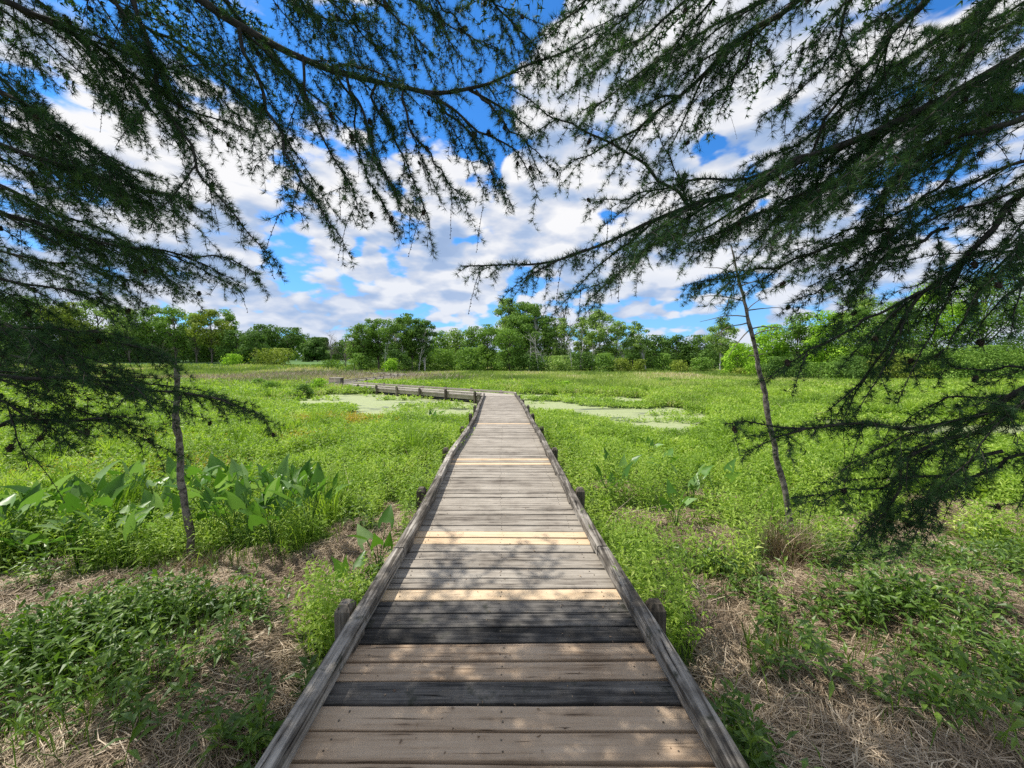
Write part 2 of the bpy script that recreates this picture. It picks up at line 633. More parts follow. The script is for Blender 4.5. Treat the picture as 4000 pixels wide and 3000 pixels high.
# pond water covered in duckweed
mw, t, b = mat_new('duckweed water')
geo = t.add('ShaderNodeNewGeometry')
mp = t.add('ShaderNodeMapping')
mp.inputs['Scale'].default_value = (0.35, 1.1, 1)
t.l.new(geo.outputs['Position'], mp.inputs[0])
a1 = t.noise(mp.outputs[0], 0.9, 7, 0.65, 0.8)
a2 = t.noise(geo.outputs['Position'], 9, 6, 0.7)
dw = t.ramp(a2, [(0.3, (0.20, 0.24, 0.10)), (0.55, (0.30, 0.34, 0.155)), (0.75, (0.38, 0.42, 0.21))])
dw = t.mix(t.smooth(a1, 0.56, 0.66), dw, (0.22, 0.29, 0.07))
gapm = t.m('MULTIPLY', t.smooth(a1, 0.43, 0.37), 0.8)
t.put(b.inputs['Base Color'], t.mix(gapm, dw, (0.03, 0.035, 0.015)))
t.put(b.inputs['Roughness'], t.m('MULTIPLY_ADD', gapm, -0.65, 0.8))
bp = t.add('ShaderNodeBump')
bp.inputs['Distance'].default_value = 0.01
t.l.new(a2, bp.inputs['Height'])
t.l.new(bp.outputs[0], b.inputs['Normal'])
wx, wy = np.meshgrid(np.linspace(-34, 60, 2), np.linspace(8, 46, 2))
w = mesh_np('pond_water', np.array([(-34, 9.5, ZW), (60, 9.5, ZW), (60, 46, ZW), (-34, 46, ZW)]), np.array([(0, 1, 2, 3)]), mw)
tag(w, kind='structure')

# ------------------------------------------------------------------ boardwalk
bw = empty('boardwalk', (0, 0, 0))
tag(bw, 'weathered grey plank boardwalk with low timber kerbs crossing the marsh and bending left', 'boardwalk')
Lp = np.array([PZ(u, v)[:2] for u, v in [(1149, 2970), (1398, 2507), (1519, 2291), (1645, 2064), (1719, 1900), (1767, 1789), (1816, 1717), (1856, 1649), (1873, 1596), (1896, 1539)]])
Rp = np.array([PZ(u, v)[:2] for u, v in [(2785, 2970), (2519, 2507), (2397, 2291), (2271, 2064), (2194, 1900), (2139, 1789), (2107, 1717), (2069, 1649), (2045, 1596), (2006, 1539)]])
print('deck L', np.round(Lp, 2).tolist())
print('deck R', np.round(Rp, 2).tolist())
YB = 20.0


def edge(P, y):
    return np.interp(y, P[:, 1], P[:, 0])


def LX(y):
    y = np.asarray(y, float)
    return np.mean([edge(Lp, y + o) for o in (-0.35, 0, 0.35)], axis=0) + 0.02


def RX(y):
    y = np.asarray(y, float)
    return np.mean([edge(Rp, y + o) for o in (-0.35, 0, 0.35)], axis=0) - 0.02


edges_v = [2855, 2751, 2663, 2578, 2511, 2452, 2398, 2346, 2299]
ey = [PZ(2000, v)[1] for v in edges_v]
print('plank edges', np.round(ey, 3), 'pitch', (ey[-1] - ey[0]) / 8)
pitch = (ey[-1] - ey[0]) / 8
y0 = ey[0]
kinds = {-3: 'tan', -2: 'tan', -1: 'tan', 0: 'tan', 1: 'dark', 2: 'tan', 3: 'tan', 4: 'dark', 5: 'dark', 6: 'dark', 7: 'new', 8: 'mid', 9: 'mid'}


def kind_at(v):
    return int(math.floor((PZ(2000, v)[1] - y0) / pitch))


for v, kk in ((2124, 'new'), (2077, 'new'), (1815, 'new'), (1796, 'new'), (1655, 'new')):
    kinds[kind_at(v)] = kk
deck = Acc()
darkd = []


def plank(acc, yA, yB_, k, tilt=0.0):
    r = np.random.default_rng(1000 + k)
    j0, j1 = r.uniform(-0.012, 0.012, 2)
    xa0, xa1 = float(LX(yA)) - 0.10 + j0, float(RX(yA)) + 0.10 + j1
    g_ = 0.006 + r.uniform(0, 0.0055)
    z1 = r.uniform(-0.003, 0.003)
    sk = 0.012 * math.sin(k * 0.37) + 0.0 * tilt
    n = 6
    xs = np.linspace(xa0, xa1, n)
    w1 = r.normal(0, 0.0012, n)
    w2 = r.normal(0, 0.0012, n)
    zz_ = z1 + r.normal(0, 0.001, n)
    V = []
    for q in range(n):
        s_ = sk * (xs[q] / 0.9)
        a, b_ = yA + g_ + w1[q] + s_, yB_ - g_ + w2[q] + s_
        c_ = 0.003
        V += [(xs[q], a, -0.038), (xs[q], a, zz_[q] - c_), (xs[q], a + c_, zz_[q]), (xs[q], b_ - c_, zz_[q]), (xs[q], b_, zz_[q] - c_), (xs[q], b_, -0.038)]
    F = []
    for q in range(n - 1):
        for e in range(6):
            e2 = (e + 1) % 6
            F.append((q * 6 + e, q * 6 + e2, (q + 1) * 6 + e2, (q + 1) * 6 + e))
    acc.add(V, F, r.uniform(0, 1))
    for base in (0, (n - 1) * 6):
        acc.add(np.array(V)[base:base + 6], [(0, 1, 4, 5), (1, 2, 3, 4)] if base else [(5, 4, 1, 0), (4, 3, 2, 1)], 0.5)


k = -14
while True:
    yA = y0 + k * pitch
    if yA > YB - 0.1:
        break
    kk = kinds.get(k, 'w')
    if k < -3:
        kk = 'tan' if (k % 3) else 'dark'
    yE = yA + pitch
    if kk in ('new', 'tan', 'dark') and k > -4:
        a_ = Acc()
        plank(a_, yA, yE, k)
        nm = {'new': ('pale newly replaced deck plank', M_NEW), 'tan': ('brown newer deck plank near the viewer', M_TAN), 'dark': ('old blackened deck plank', M_DECKDARK)}[kk]
        o = a_.build('plank', nm[1], bw)
        o['label'] = nm[0]
    else:
        plank(deck, yA, yE, k)
    k += 1
deck.build('deck', M_DECK, bw)
deck = Acc()
# corner fan and second section
A_ = np.array([float(LX(YB)), YB - 0.05])
B_ = np.array([float(RX(YB)), YB + 0.02])
ndir = nrm(S2B - S2A)
nn = np.array([-ndir[1], ndir[0]])
if nn[1] < 0:
    nn = -nn
WD = 1.78
S2near0 = S2A + ndir * 0.1
S2far0 = S2near0 + nn * WD


def quadplank(acc, a0, a1, b0, b1, r, z=0.0, th=0.038):
    V = [(*a0, z - th), (*b0, z - th), (*b1, z - th), (*a1, z - th), (*a0, z), (*b0, z), (*b1, z), (*a1, z)]
    V = [(p[0], p[1], p[2]) for p in V]
    acc.add(V, BOXF, r)


nf = 9
far_pts = [B_ + (np.array([B_[0] + 0.05, B_[1] + 0.55]) - B_) * min(1, q / 4) + (S2far0 - np.array([B_[0] + 0.05, B_[1] + 0.55])) * max(0, (q - 4) / (nf - 4)) for q in range(nf + 1)]
near_pts = [A_ + (S2near0 - A_) * q / nf for q in range(nf + 1)]
for q in range(nf):
    g0 = 0.06
    quadplank(deck, near_pts[q] * (1 - g0) + near_pts[q + 1] * g0, near_pts[q + 1], far_pts[q] * (1 - g0) + far_pts[q + 1] * g0, far_pts[q + 1], rng.random(), 0.0)
deck.build('corner_deck', M_FARW, bw)


def section(P0, P1, width, side, name_deck='deck', wiggle=0.0, posts=True, fascia=True, pw=0.145, skip_near_post=0):
    P0 = np.array(P0, float)
    P1 = np.array(P1, float)
    L = np.linalg.norm(P1 - P0)
    d = (P1 - P0) / L
    n = np.array([-d[1], d[0]]) * side
    ac = Acc()
    m = int(L / pw)
    for q in range(m):
        s0 = q * pw + 0.005
        s1 = (q + 1) * pw - 0.005
        quadplank(ac, P0 + d * s0 - n * 0.08, P0 + d * s1 - n * 0.08, P0 + d * s0 + n * (width + 0.08), P0 + d * s1 + n * (width + 0.08), rng.random(), rng.uniform(-.004, .004))
    ac.build(name_deck, M_FARW, bw)
    # kerbs, in beams of 3.6 m on blocks
    for e, off in ((0, -0.09), (1, width)):
        nb = int(math.ceil(L / 3.6))
        for q in range(nb):
            s0 = q * L / nb + 0.01
            s1 = (q + 1) * L / nb - 0.01
            a0 = P0 + n * off
            zt = 0.14 + rng.uniform(-0.008, 0.008)
            k_ = Acc()
            k_.prism8([(*(a0 + d * s0), 0.05), (*(a0 + d * s1), 0.05), (*(a0 + d * s1 + n * 0.09), 0.05), (*(a0 + d * s0 + n * 0.09), 0.05),
                       (*(a0 + d * s0), zt), (*(a0 + d * s1), zt), (*(a0 + d * s1 + n * 0.09), zt), (*(a0 + d * s0 + n * 0.09), zt)], rng.random())
            k_.build('kerb_rail', M_FARW, bw)
        if posts:
            for q in range(int(L / 2.4) + 1):
                sp = Acc()
                s0 = min(q * 2.4 + 0.1, L - 0.2)
                a0 = P0 + n * off
                sp.prism8([(*(a0 + d * s0), 0.003), (*(a0 + d * (s0 + .16)), 0.003), (*(a0 + d * (s0 + .16) + n * 0.09), 0.003), (*(a0 + d * s0 + n * 0.09), 0.003),
                           (*(a0 + d * s0), 0.049), (*(a0 + d * (s0 + .16)), 0.049), (*(a0 + d * (s0 + .16) + n * 0.09), 0.049), (*(a0 + d * s0 + n * 0.09), 0.049)])
                sp.build('spacer_block', M_POST, bw)
        if fascia:
            o2 = -0.03 if e == 0 else width
            f_ = Acc()
            a0 = P0 + n * (o2 if e == 0 else width)
            f_.prism8([(*(a0), -0.24), (*(a0 + d * L), -0.24), (*(a0 + d * L + n * 0.04), -0.24), (*(a0 + n * 0.04), -0.24),
                       (*(a0), -0.042), (*(a0 + d * L), -0.042), (*(a0 + d * L + n * 0.04), -0.042), (*(a0 + n * 0.04), -0.042)])
            f_.build('side_beam', M_FASCIA, bw)
        if posts:
            for q in range(skip_near_post if e == 0 else 0, int(L / 2.3) + 1):
                s0 = q * 2.3 + 0.35
                if s0 > L - 0.1:
                    break
                c0 = P0 + d * s0 + n * (-0.16 if e == 0 else width + 0.16)
                post(c0[0], c0[1], 0.20 + rng.uniform(-.03, .03), d, M_POST)


def post(x, y, zt, d=(0, 1), mat=None, w=0.052, w2=0.055):
    d = np.array(d)
    n = np.array([-d[1], d[0]])
    c = np.array([x, y])
    lx, ly = rng.normal(0, 0.012, 2)
    V = []
    for z, s in ((-0.9, 1), (zt - 0.04, 1), (zt, 0.62)):
        o = np.array([lx, ly]) * (z + 0.4)
        for sx, sy in ((-1, -1), (1, -1), (1, 1), (-1, 1)):
            p = c + o + n * sx * w * s + d * sy * w2 * s
            V.append((p[0], p[1], z))
    F = [(0, 1, 5, 4), (1, 2, 6, 5), (2, 3, 7, 6), (3, 0, 4, 7), (4, 5, 9, 8), (5, 6, 10, 9), (6, 7, 11, 10), (7, 4, 8, 11), (8, 9, 10, 11)]
    a_ = Acc()
    a_.add(V, F, rng.random())
    return a_.build('post', mat or M_POST, bw)


# first section kerbs
def kerb_run(fn, sgn, cuts):
    for ya, yb in zip(cuts[:-1], cuts[1:]):
        n = max(3, int((yb - ya) / 0.3))
        ys = np.linspace(ya + 0.006, yb - 0.006, n)
        r = np.random.default_rng(int(ya * 100) + 500 + (5 if sgn > 0 else 0))
        xi = fn(ys) + r.normal(0, 0.0015, n)
        ztop = 0.138 + r.uniform(-.006, .006) + r.normal(0, .0012, n)
        a_ = Acc()
        V = []
        ch = 0.008
        for q in range(n):
            x0, x1 = xi[q], xi[q] + sgn * 0.092
            V += [(x0, ys[q], 0.046), (x0, ys[q], ztop[q] - ch), (x0 + sgn * ch, ys[q], ztop[q]), (x1 - sgn * ch, ys[q], ztop[q]), (x1, ys[q], ztop[q] - ch), (x1, ys[q], 0.046)]
        F = []
        for q in range(n - 1):
            for e in range(6):
                F.append((q * 6 + e, q * 6 + (e + 1) % 6, (q + 1) * 6 + (e + 1) % 6, (q + 1) * 6 + e))
        a_.add(V, F, r.random())
        for base in (0, (n - 1) * 6):
            a_.add(np.array(V)[base:base + 6], [(0, 1, 4, 5), (1, 2, 3, 4)], 0.5)
        a_.build('kerb_rail', M_KERB, bw)


cutsL = [-1.0, PZ(0, 2141)[1] * 0.925, PZ(0, 1862)[1] * 0.925, 9.6, 12.6, 16.2, YB]
cutsR = [-1.0, PZ(0, 2135)[1] * 0.925, PZ(0, 1857)[1] * 0.925, 9.2, 12.9, 16.4, YB + 0.2]
kerb_run(LX, -1, cutsL)
kerb_run(RX, 1, cutsR)
for fn, sgn in ((LX, -1), (RX, 1)):
    y_ = 1.0
    while y_ < YB:
        sp = Acc()
        x_ = float(fn(y_))
        xs = sorted((x_ + sgn * 0.006, x_ + sgn * 0.086))
        sp.box((xs[0], y_, 0.0045), (xs[1], y_ + 0.17, 0.0455), rng.random())
        y_ += 1.22
        sp.build('spacer_block', M_POST, bw)
for k in range(8):
    y_ = 2.52 + 2.33 * k
    if y_ > YB:
        break
    zt = 0.13 if k == 0 else 0.145 + rng.uniform(-.02, .025)
    post(float(LX(y_)) - 0.185, y_, zt)
    post(float(RX(y_)) + 0.175, y_, zt)
# stringers below the deck
for fn, off in ((LX, 0.0), (RX, -0.04), (lambda y: (LX(y) + RX(y)) / 2, 0)):
    a_ = Acc()
    ys = np.linspace(-1, YB, 30)
    xs = fn(ys) + off
    for q in range(29):
        a_.prism8([(xs[q], ys[q], -.24), (xs[q] + .04, ys[q], -.24), (xs[q + 1] + .04, ys[q + 1], -.24), (xs[q + 1], ys[q + 1], -.24),
                   (xs[q], ys[q], -.042), (xs[q] + .04, ys[q], -.042), (xs[q + 1] + .04, ys[q + 1], -.042), (xs[q + 1], ys[q + 1], -.042)])
    a_.build('stringer', M_POST, bw)
sd = 1 if np.dot(np.array([-ndir[1], ndir[0]]), nn) > 0 else -1
section(S2near0, S2B, WD, sd)
# corner kerb
kc = Acc()
pts = [np.array([float(RX(YB + .2)), YB + 0.2]), np.array([B_[0] + 0.02, B_[1] + 0.62]), S2far0]
for a, b_ in zip(pts[:-1], pts[1:]):
    d = nrm(b_ - a)
    n = np.array([d[1], -d[0]])
    kc.prism8([(*a, .046), (*b_, .046), (*(b_ + n * .09), .046), (*(a + n * .09), .046), (*a, .14), (*b_, .14), (*(b_ + n * .09), .14), (*(a + n * .09), .14)])
kc.build('kerb_rail', M_FARW, bw)
# dark tube running beneath the second section
a_ = Acc()
pA = S2near0 + nn * 0.18
pB = S2near0 + ndir * 11.5 + nn * 0.18
a_.tube([(*pA, -.35), (*((pA + pB) / 2), -.352), (*pB, -.36)], 0.11, 14)
a_.build('dark_tube', M_TUBE, bw, True)
# platform at the far bend
section((-16.6, 30.6), (-13.0, 32.4), 2.3, 1, posts=True)
section((-13.9, 33.6), (-13.6, 50), 1.7, 1)
section((-13.6, 50.2), (-23, 61), 1.7, -1, posts=True)

# screw heads
scr = Acc()
for k in range(-6, 60):
    for fx in (.06, .5, .94):
        for fy in (.3, .7):
            y_ = y0 + (k + fy) * pitch + rng.normal(0, .004)
            x_ = float(LX(y_)) * (1 - fx) + float(RX(y_)) * fx + rng.normal(0, .008)
            scr.tube([(x_, y_, -.01), (x_, y_, .0035)], [.0045, .0045], 6)
tag(scr.build('screw_heads', M_POST, bw), kind='stuff')

# debris on the planks
deb = Acc()
for _ in range(240):
    y_ = rng.uniform(1.3, 3.3) if rng.random() < .8 else rng.uniform(3.3, 6)
    x_ = rng.uniform(-.85, .8)
    s = rng.uniform(.002, .0055)
    c = np.array([x_, y_, .004 + s * .5])
    V = c + rng.normal(0, 1, (5, 3)) * s * np.array([1, 1, .6])
    deb.add(V, [(0, 1, 2), (0, 2, 3), (0, 3, 4), (1, 2, 4), (1, 3, 4), (2, 3, 4)], rng.random())
M_DEB = leaf_mat('cone scales', [(0, (0.10, 0.06, 0.035)), (1, (0.42, 0.30, 0.18))], 0)
o = deb.build('fallen_cone_scales', M_DEB)
tag(o, 'tiny brown cone scales scattered over the near deck planks', 'debris', kind='stuff')

# bench on the platform
bn = empty('bench', (-14.6, 32.0, 0))
tag(bn, 'low weathered wooden bench standing at the far bend of the boardwalk', 'bench')
a_ = Acc()
for q in range(4):
    a_.box((-.75, -.22 + q * .112, .44), (.75, -.118 + q * .112, .48), rng.random())
a_.build('seat', M_FARW, bn)
for s in (-1, 1):
    a_ = Acc()
    a_.box((s * .62 - .045, -.17, 0.004), (s * .62 + .045, .17, .437), .4)
    a_.build('leg', M_POST, bn)
a_ = Acc()
for q in range(3):
    a_.box((-.70, -.215, .05 + q * .13), (.70, -.175, .165 + q * .13), rng.random())
a_.build('front_panel', M_FASCIA, bn)
bn.rotation_euler = (0, 0, math.radians(-28))


# ------------------------------------------------------------------ vegetation scatter
def path_clear(x, y, r=1.05):
    dd = np.full(np.shape(x), 1e9)
    for p in PATHS:
        dd = np.minimum(dd, polydist(x, y, p))
    return dd > r


def sample_wedge(n, d0, d1, power, rs, spread=1.5, extra=1.5):
    """points in the view wedge; density ~ d^-power per m2"""
    # pdf in d: width(d) * d^-power
    grid = np.linspace(d0, d1, 400)
    pdf = (spread * 2 * grid + 2 * extra) * grid ** (-power)
    cdf = np.cumsum(pdf)
    cdf /= cdf[-1]
    d = np.interp(rs.random(n), cdf, grid)
    x = rs.uniform(-1, 1, n) * (spread * d + extra)
    return x, d


def before_water(x, y, reach=6.0):
    nw = np.zeros(np.shape(x), bool)
    for dy_ in np.arange(.6, reach + .1, .9):
        nw |= water_mask(x * (1 + dy_ / y), y + dy_)
    return nw & (y > 6)


def lance_leaves(base, dirv_, L, Wd, rs, droop=0.25, four=True):
    n = len(base)
    D = nrm(dirv_)
    rnd3 = rs.normal(0, 1, (n, 3))
    up = np.array([0, 0, 1.0]) + rnd3 * 0.35
    S = nrm(np.cross(D, up))
    N = nrm(np.cross(S, D))
    L = L[:, None]
    Wd = Wd[:, None]
    tip = base + D * L - np.array([0, 0, 1]) * (droop * L)
    mid = base + D * L * 0.45 + N * L * 0.02
    l = mid + S * Wd * 0.5 + N * Wd * 0.18
    r = mid - S * Wd * 0.5 + N * Wd * 0.18
    if four:
        V = np.stack([base, mid, l, r, tip], 1).reshape(-1, 3)
        o = (np.arange(n) * 5)[:, None, None]
        F = (np.array([[0, 1, 2], [0, 3, 1], [2, 1, 4], [1, 3, 4]])[None] + o).reshape(-1, 3)
        return V, F, 4
    V = np.stack([base, l, tip, r], 1).reshape(-1, 3)
    o = (np.arange(n) * 4)[:, None, None]
    F = (np.array([[0, 1, 2, 3]])[None] + o).reshape(-1, 4)
    return V, F, 1


def weeds(x, y, z, h, rs, nl=11, Ls=0.085, Ws=0.024, size=None, four=True, tone=None, lean=0.18):
    """leafy upright stems -> V, F, attr"""
    n = len(x)
    size = np.ones(n) if size is None else size
    lx, ly = rs.normal(0, lean, n) * h, rs.normal(0, lean, n) * h
    root = np.stack([x, y, z], 1)
    topv = np.stack([lx, ly, h], 1)
    ft = np.linspace(0.22, 1.0, nl)[None, :] + rs.uniform(-.05, .03, (n, nl))
    ft = np.clip(ft, 0.1, 1)
    ang = rs.uniform(0, 6.28, n)[:, None] + np.arange(nl)[None, :] * 2.4 + rs.normal(0, .3, (n, nl))
    el = 0.15 + 0.75 * ft ** 2 + rs.normal(0, .25, (n, nl))
    D = np.stack([np.cos(ang) * np.cos(el), np.sin(ang) * np.cos(el), np.sin(el)], -1)
    base = root[:, None] + topv[:, None] * ft[..., None]
    L = Ls * size[:, None] * rs.uniform(.65, 1.25, (n, nl)) * (1.15 - 0.45 * ft)
    Wd = L * Ws / Ls * rs.uniform(.8, 1.3, (n, nl))
    V, F, k = lance_leaves(base.reshape(-1, 3), D.reshape(-1, 3), L.ravel(), Wd.ravel(), rs, four=four)
    tn = (rs.random(n) if tone is None else tone)
    at_ = np.repeat((tn[:, None] * 0.6 + rs.random((n, nl)) * 0.4).ravel(), k)
    # stems
    w = (0.0035 * size)[:, None]
    th = rs.uniform(0, 6.28, n)
    sd_ = np.stack([np.cos(th), np.sin(th), 0 * th], 1)
    SV = np.stack([root - sd_ * w, root + sd_ * w, root + topv], 1).reshape(-1, 3)
    SF = np.arange(3 * n).reshape(-1, 3)
    return V, F, at_, SV, SF, tn


def put_weeds(name, args, mat):
    V, F, at_, SV, SF, tn = args
    Fs = [F, SF + len(V)]
    if F.shape[1] == 4:
        pass
    o = mesh_np(name, np.vstack([V, SV]), Fs, mat, None, {'rnd': np.concatenate([at_, tn])})
    return o


def blades(x, y, z, h, w, rs, lean=0.3, attr=None):
    n = len(x)
    th = rs.uniform(0, 6.28, n)
    S = np.stack([np.cos(th), np.sin(th), 0 * th], 1) * w[:, None] * .5
    root = np.stack([x, y, z], 1)
    ln = rs.normal(0, lean, (n, 2)) * h[:, None]
    tip = root + np.stack([ln[:, 0], ln[:, 1], h], 1)
    midp = root + np.stack([ln[:, 0] * .3, ln[:, 1] * .3, h * .55], 1)
    V = np.stack([root - S * .7, root + S * .7, midp + S, tip, midp - S], 1).reshape(-1, 3)
    o = (np.arange(n) * 5)[:, None, None]
    Q = (np.array([[0, 1, 2, 4]])[None] + o).reshape(-1, 4)
    T = (np.array([[4, 2, 3]])[None] + o).reshape(-1, 3)
    a = rs.random(n) if attr is None else attr
    return V, [Q, T], np.concatenate([a, a])


G_BRIGHT = [(0, (0.08, 0.155, 0.018)), (0.4, (0.215, 0.345, 0.04)), (0.75, (0.38, 0.51, 0.08)), (1, (0.62, 0.67, 0.24))]
G_FIELD = [(0, (0.14, 0.22, 0.04)), (0.5, (0.32, 0.42, 0.09)), (0.85, (0.44, 0.50, 0.15)), (1, (0.56, 0.50, 0.29))]
G_SHADE = [(0, (0.045, 0.095, 0.014)), (0.6, (0.115, 0.21, 0.026)), (1, (0.25, 0.36, 0.05))]  # darker greens: the foreground shade is put into the leaf colour
M_WEED = leaf_mat('marsh leaves', G_BRIGHT, 0.4, 0.5, 0.3)
M_FIELD = leaf_mat('field grass', G_FIELD, 0.3, 0.6, 0.3)
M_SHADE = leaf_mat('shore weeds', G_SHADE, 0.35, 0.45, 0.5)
M_DRY = leaf_mat('dry straw', [(0, (0.13, 0.09, 0.055)), (0.5, (0.35, 0.265, 0.18)), (1, (0.64, 0.53, 0.39))], 0.15, 0.6, 0.3)
M_REED = leaf_mat('dead reed', [(0, (0.20, 0.15, 0.10)), (0.5, (0.36, 0.29, 0.21)), (1, (0.5, 0.43, 0.33))], 0.1, 0.7, 0.2)

rs = np.random.default_rng(21)


def green_density(x, y):
    s = straw_amt(x, y)
    m = 1 - s
    m = m * (~water_mask(x, y)) * path_clear(x, y)
    return m


# near green (individual leafy stems)
x, y = sample_wedge(44000, 2.6, 11.5, 1.1, rs, 1.45, 1.0)
keep = rs.random(len(x)) < green_density(x, y)
cl = fbm(x * 1.3, y * 1.3, 3)
bedc = PZ(620, 2120, -.38)
inbed = (x > -9) & (x < -1.9) & (y > 4.0) & (y < 7.6)
keep &= rs.random(len(x)) < np.clip(0.35 + 1.6 * (cl - 0.25), 0.25, 1)
keep &= ~((x > 1.2) & (y < 5.5) & (rs.random(len(x)) < .25))
x, y = x[keep], y[keep]
h = 0.16 + 0.42 * sstep(fbm(x * 1.1, y * 1.1, 3), .25, .75) + rs.uniform(0, .12, len(x))
h *= np.where(y > 9, .85, 1.0)
h = np.where((x > -9) & (x < -1.9) & (y > 4.2) & (y < 7.6), np.minimum(h, .28), h)
h = np.where(before_water(x, y, 4.5), h * .4, h)
tone = np.clip(fbm(x * 2.2 + 5, y * 2.2, 3) * 1.3 - .15, 0, 1)
dd_ = np.hypot(x, y)
o = put_weeds('marsh_plants', weeds(x, y, ground_z(x, y), h, rs, 9, 0.115, 0.026, np.clip(dd_ / 7, .8, 1.5), True, tone), M_WEED)
tag(o, 'bright green lance-leaved marsh plants filling both sides of the boardwalk', 'marsh plants', kind='stuff')
print('near weeds', len(x))
# second kind: taller, bigger-leaved stems in loose clumps
x, y = sample_wedge(9000, 3.0, 16, 1.3, rs, 1.45, 1.0)
keep = (rs.random(len(x)) < green_density(x, y)) & (fbm(x * .9 + 70, y * .9, 3) > .52) & ~before_water(x, y)
x, y = x[keep], y[keep]
h = rs.uniform(.3, .62, len(x))
o = put_weeds('marsh_plants', weeds(x, y, ground_z(x, y), h, rs, 10, 0.17, 0.036, np.clip(np.hypot(x, y) / 8, .8, 1.5), True, rs.random(len(x)) * .8), M_WEED)
tag(o, 'taller broad-leaved green stems standing in loose clumps above the lower marsh plants', 'marsh plants', kind='stuff')
# sedge and rush tufts
nt_ = 420
tx, ty = sample_wedge(nt_, 4, 34, 1.2, rs, 1.4, 1.0)
kk_ = (green_density(tx, ty) > .5) & path_clear(tx, ty, 1.5) & ~before_water(tx, ty)
tx, ty = tx[kk_], ty[kk_]
m_ = 70
x = np.repeat(tx, m_) + rs.normal(0, .09, len(tx) * m_)
y = np.repeat(ty, m_) + rs.normal(0, .09, len(tx) * m_)
hh_ = np.repeat(rs.uniform(.35, .8, len(tx)), m_) * rs.uniform(.6, 1.1, len(x))
V, F, a = blades(x, y, ground_z(x, y), hh_, .006 + .0009 * np.hypot(x, y), rs, .3, np.clip(np.repeat(rs.random(len(tx)), m_) * .7 + rs.random(len(x)) * .3, 0, 1))
o = mesh_np('sedge_tufts', V, F, M_WEED, None, {'rnd': a})
tag(o, 'narrow-bladed sedge tufts sticking up all over the marsh', 'sedges', kind='stuff')
# broken dead stems among the green
x, y = sample_wedge(2600, 4.5, 30, 1.3, rs, 1.4, 1.0)
kk_ = (green_density(x, y) > .5) & (fbm(x * .5, y * .5 + 20, 3) > .5) & ~before_water(x, y)
x, y = x[kk_], y[kk_]
V, F, a = blades(x, y, ground_z(x, y) + .05, rs.uniform(.2, .55, len(x)), .004 + .0007 * y, rs, .9)
o = mesh_np('dead_stems', V, F, M_REED, None, {'rnd': a})
tag(o, 'pale broken dead stems leaning among the green marsh plants', 'dead stems', kind='stuff')

# mid green
x, y = sample_wedge(60000, 11.5, 36, 2.0, rs, 1.40, 2)
keep = rs.random(len(x)) < green_density(x, y)
x, y = x[keep], y[keep]
h = 0.20 + 0.25 * fbm(x * .35, y * .35, 3)
h = np.where(before_water(x, y, 4.5), h * .3, h)
tone = np.clip(fbm(x * .8 + 5, y * .8, 4) * 1.4 - .2, 0, 1)
d_ = np.hypot(x, y)
o = put_weeds('marsh_plants', weeds(x, y, ground_z(x, y), h * (1 + .2 * (y > 22)), rs, 6, 0.105, 0.024, d_ / 8, False, tone), M_WEED)
tag(o, 'green marsh growth around the duckweed ponds in the middle distance', 'marsh plants', kind='stuff')

# field of grasses beyond
x, y = sample_wedge(230000, 17, 125, 2.0, rs, 1.40, 3)
lawn_m = (y > 92) & (x < -38)
keep = (~water_mask(x, y)) & path_clear(x, y, 1.3) & (~lawn_m)
keep &= (y > 27) | (rs.random(len(x)) < np.where(x > 3, .8, .25))
keep &= ~before_water(x, y, 5)
x, y = x[keep], y[keep]
dr = np.hypot(x, y)
h = (0.35 + 0.45 * fbm(x * .12, y * .12, 3)) * rs.uniform(.7, 1.15, len(x)) * np.where(y < 27, .75, 1.0)
wd = 0.0016 * dr + 0.006
tn = np.clip((fbm(x * .16 + 9, y * .09, 4) - .5) * 2.6 + .45 + rs.normal(0, .16, len(x)), 0, 1)
V, F, a = blades(x, y, ground_z(x, y), h, wd, rs, .3, tn)
o = mesh_np('field_grass', V, F, M_FIELD, None, {'rnd': a})
tag(o, 'tall green grass covering the open marsh up to the trees', 'grass', kind='stuff')

x, y = sample_wedge(30000, 13, 34, 1.2, rs, 1.3, 2)
wmk = water_mask(x, y) & (fbm(x * .45 + 11, y * 1.0 + 5, 4) > .58) & path_clear(x, y, 1.2)
x, y = x[wmk], y[wmk]
o = put_weeds('floating_plants', weeds(x, y, np.full(len(x), ZW), rs.uniform(.05, .2, len(x)), rs, 5, 0.10, 0.03, np.hypot(x, y) / 9, False), M_WEED)
tag(o, 'low green plants floating in broken patches on the duckweed', 'water plants', kind='stuff')

xs, ys = [], []
for (u, v, r_) in [(1300, 1645, .5), (1230, 1650, .4), (1180, 1720, .3), (700, 1850, .3), (350, 1870, .35), (250, 1740, .5), (620, 1740, .3)]:
    c_ = PZ(u, v, -.3)
    xs.append(rs.normal(c_[0], r_ * 1.6, 500))
    ys.append(rs.normal(c_[1], r_, 500))
x, y = np.concatenate(xs), np.concatenate(ys)
M_ALG = leaf_mat('rusty yellow leaves', [(0, (0.30, 0.20, 0.03)), (.6, (0.55, 0.42, 0.07)), (1, (0.62, 0.55, 0.12))], .3)
o = put_weeds('yellowing_plants', weeds(x, y, ground_z(x, y), rs.uniform(.2, .34, len(x)), rs, 4, 0.06, 0.022, np.hypot(x, y) / 8, False), M_ALG)
tag(o, 'rusty yellow patches of low plants in the left marsh and beside the pond', 'marsh plants', kind='stuff')

